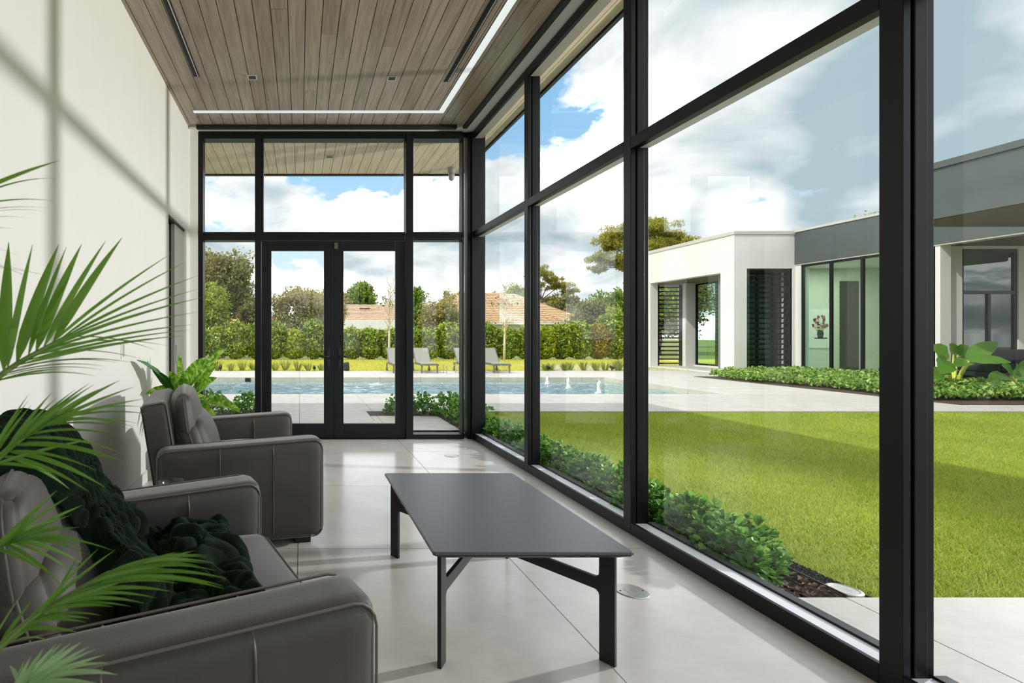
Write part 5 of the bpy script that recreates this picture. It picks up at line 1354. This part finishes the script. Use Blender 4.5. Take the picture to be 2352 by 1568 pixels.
MB().prism([(17.72, 17.557, 1.45), (17.88, 17.557, 1.45), (17.92, 17.557, 1.30), (17.88, 17.557, 1.14), (17.72, 17.557, 1.14), (17.68, 17.557, 1.30)], (0, .002, 0)).build('vase', 'bloom2', pt)
bx(17.60, 18.04, 17.557, 17.559, 1.13, 1.17).build('shadow_stroke', 'interior_dark', pt)
def sofa(name, label, x0, x1, y0, y1, seat, legs, mat, bz=.8):
    s = thing(name, label, 'sofa', ((x0+x1)/2, (y0+y1)/2, .0))
    zb = .04
    n = 3; w = (x1-x0-.3)/n
    bx(x0, x1, y0, y1, legs, legs+.10).build('frame', mat, s, bevel=.01)
    for k in range(n):
        moved(rbox(w*.49, (y1-y0)*.38, .08, .05, 6, .015), Matrix.Translation((x0+.15+w*(k+.5), (y0+y1)/2-.08, legs+.18))).build('seat_cushion', mat, s, smooth=True)
        moved(rbox(w*.48, .09, .20, .06, 6, .02), Matrix.Translation((x0+.15+w*(k+.5), y1-.14, legs+.40))).build('back_cushion', mat, s, smooth=True)
    for xx in (x0+.07, x1-.07): moved(rbox(.075, (y1-y0)*.49, .17, .04, 6), Matrix.Translation((xx, (y0+y1)/2, legs+.27))).build('armrest', mat, s, smooth=True)
    for xx in (x0+.08, x1-.08):
        for yy in (y0+.08, y1-.08): bx(xx-.012, xx+.012, yy-.012, yy+.012, zb, legs).build('leg', 'black_matt', s)
    return s
sofa('sofa', 'dark sofa inside the glazed wing behind the facade', 16.9, 18.2, 14.2, 15.0, .4, .2, 'sofa_dark')
sofa('outdoor_sofa', 'black outdoor sofa on thin legs before the recessed glazed door', 15.85, 17.6, 11.7, 12.4, .4, .30, 'sofa_dark')
hl = thing('pendant_lamp', 'dark dome pendant lamp hanging inside the glazed wing', 'lamp', (17.2, 14.3, 3.55))
MB().tube([(17.2, 14.3, 3.55), (17.2, 14.3, 2.16)], .006, 6).build('cord', 'black_matt', hl)
MB().lathe([(.03, 2.17), (.12, 2.13), (.24, 2.05), (.30, 1.96), (.29, 1.955), (.0, 2.0)], (17.2, 14.3, 0), 24).build('lamp_shade', 'black', hl, smooth=True)

# ---------------------------------------------------------------- covered porch on the far right
porch = thing('porch', 'dark grey flat porch roof on the right, nearer than the wing', 'building', (12.06, 7, 0))
bx(12.06, 21, 3.0, 10.4, 3.46, 4.40).build('roof_slab', 'fascia', porch)
bx(12.02, 21, 2.96, 10.44, 4.40, 4.52).build('coping', 'fascia', porch)
bx(12.10, 21, 3.05, 10.36, 3.44, 3.46).build('soffit', 'wood_brown', porch)
bx(18.2, 18.5, 3.0, 10.4, 0, 3.46).build('wall', 'white', porch)
bx(16.0, 16.3, 3.0, 3.3, 0, 3.46).build('column', 'white', porch)
bx(12.6, 18.2, 3.0, 8.4, -.1, 0).build('floor', 'paver', porch)

# ---------------------------------------------------------------- beds with ground cover and elephant ears
bed = structure('wing_bed', 'mulched bed of ground cover along the white wing', 'planting bed')
bx(11.9, 13.78, 9.3, 15.5, -.05, .012).build('soil', 'mulch', bed)
bx(13.78, 15.74, 10.4, 16.28, -.05, .012).build('soil', 'mulch', bed)
bx(13.78, 22, 9.3, 10.4, -.05, .012).build('soil', 'mulch', bed)
n = 26000; rng = np.random.default_rng(77)
q = np.stack([11.95+3.75*rng.random(n), 10.3+5.9*rng.random(n)], 1)
edge = 12.15+.15*np.sin(q[:, 1]*1.7)
keep = (q[:, 0] > edge) & ~((q[:, 0] < 13.75) & (q[:, 1] > 15.4)); q = q[keep]
q2 = np.stack([12.0+8*rng.random(12000), 9.75+1.0*rng.random(12000)], 1); q = np.concatenate([q, q2])
hz_ = .06+.20*rng.random(len(q))*np.array([.55+.9*max(0, noise.noise(Vector((a*2.2, b*2.2, 1)))+.35) for a, b in q])
C_ = np.stack([q[:, 0], q[:, 1], .012+hz_], 1)
V, F = leaves(C_, rng.normal(size=(len(C_), 3))+np.array([0, 0, .7]), .085, .5, rng, up=np.array([0, 0, .6]))
tag(np_mesh('ground_cover', V, F, 'cover'), 'low leafy green ground cover in the bed along the white wing', 'ground cover', kind='stuff')

def elephant_ear(label, root, specs):
    t = thing('elephant_ear_plant', label, 'plant', root, group='elephant ear plants')
    for (bx0, by0, Yb, tx0, ty0, Yt, w, side) in specs:
        A = P(bx0, by0, Yb); B = P(tx0, ty0, Yt)
        lf = broad_leaf(A, B, w, Vector((0, 0, .06)), Vector(side).normalized(), .25).build('leaf', 'ear', t, smooth=True)
        MB().tube([Vector(root)+Vector((0, 0, -.02)), Vector(root)*.45+A*.55+Vector((0, 0, .05)), A], [.035, .022, .012], 7).build('stalk', 'ear_stem', lf, smooth=True)
r1 = P(2188, 903, 10.9); r1.z = .02
elephant_ear('elephant ear plant with yellow stalks beside the thick window mullion', r1,
    [(2172, 832, 10.8, 2140, 795, 10.7, .50, (0, -.9, .3)), (2176, 826, 10.7, 2158, 858, 10.5, .45, (0, -.9, .4)), (2222, 826, 10.8, 2290, 786, 10.8, .36, (-.3, -.8, .5)),
     (2228, 830, 10.8, 2192, 842, 10.5, .30, (0, -.6, .8)), (2226, 828, 10.7, 2322, 832, 10.5, .30, (0, -.75, .6)), (2178, 856, 10.7, 2160, 862, 10.5, .2, (0, -.6, .7)),
     (2160, 850, 10.8, 2120, 880, 10.6, .35, (.2, -.8, .5)), (2200, 815, 11.3, 2230, 800, 11.3, .35, (0, -.9, .4)), (2190, 812, 11.4, 2180, 790, 11.4, .3, (0, -.9, .4))])
r2 = P(2335, 906, 10.7); r2.z = .02
elephant_ear('second elephant ear plant, at the right edge before the outdoor sofa', r2,
    [(2312, 872, 10.6, 2258, 890, 10.3, .28, (0, -.7, .7)), (2316, 880, 10.5, 2276, 884, 10.2, .24, (0, -.7, .7)), (2325, 862, 10.6, 2300, 838, 10.5, .28, (0, -.9, .4)), (2330, 860, 10.6, 2336, 838, 10.4, .26, (0, -.9, .4)),
     (2335, 870, 10.5, 2372, 850, 10.4, .36, (0, -.8, .6)), (2322, 884, 10.4, 2340, 904, 10.1, .30, (0, -.8, .6)), (2340, 878, 10.5, 2385, 880, 10.3, .34, (0, -.7, .7)), (2345, 860, 10.7, 2385, 832, 10.7, .4, (-.2, -.9, .4)),
     (2318, 868, 10.6, 2270, 868, 10.5, .3, (0, -.7, .7))])
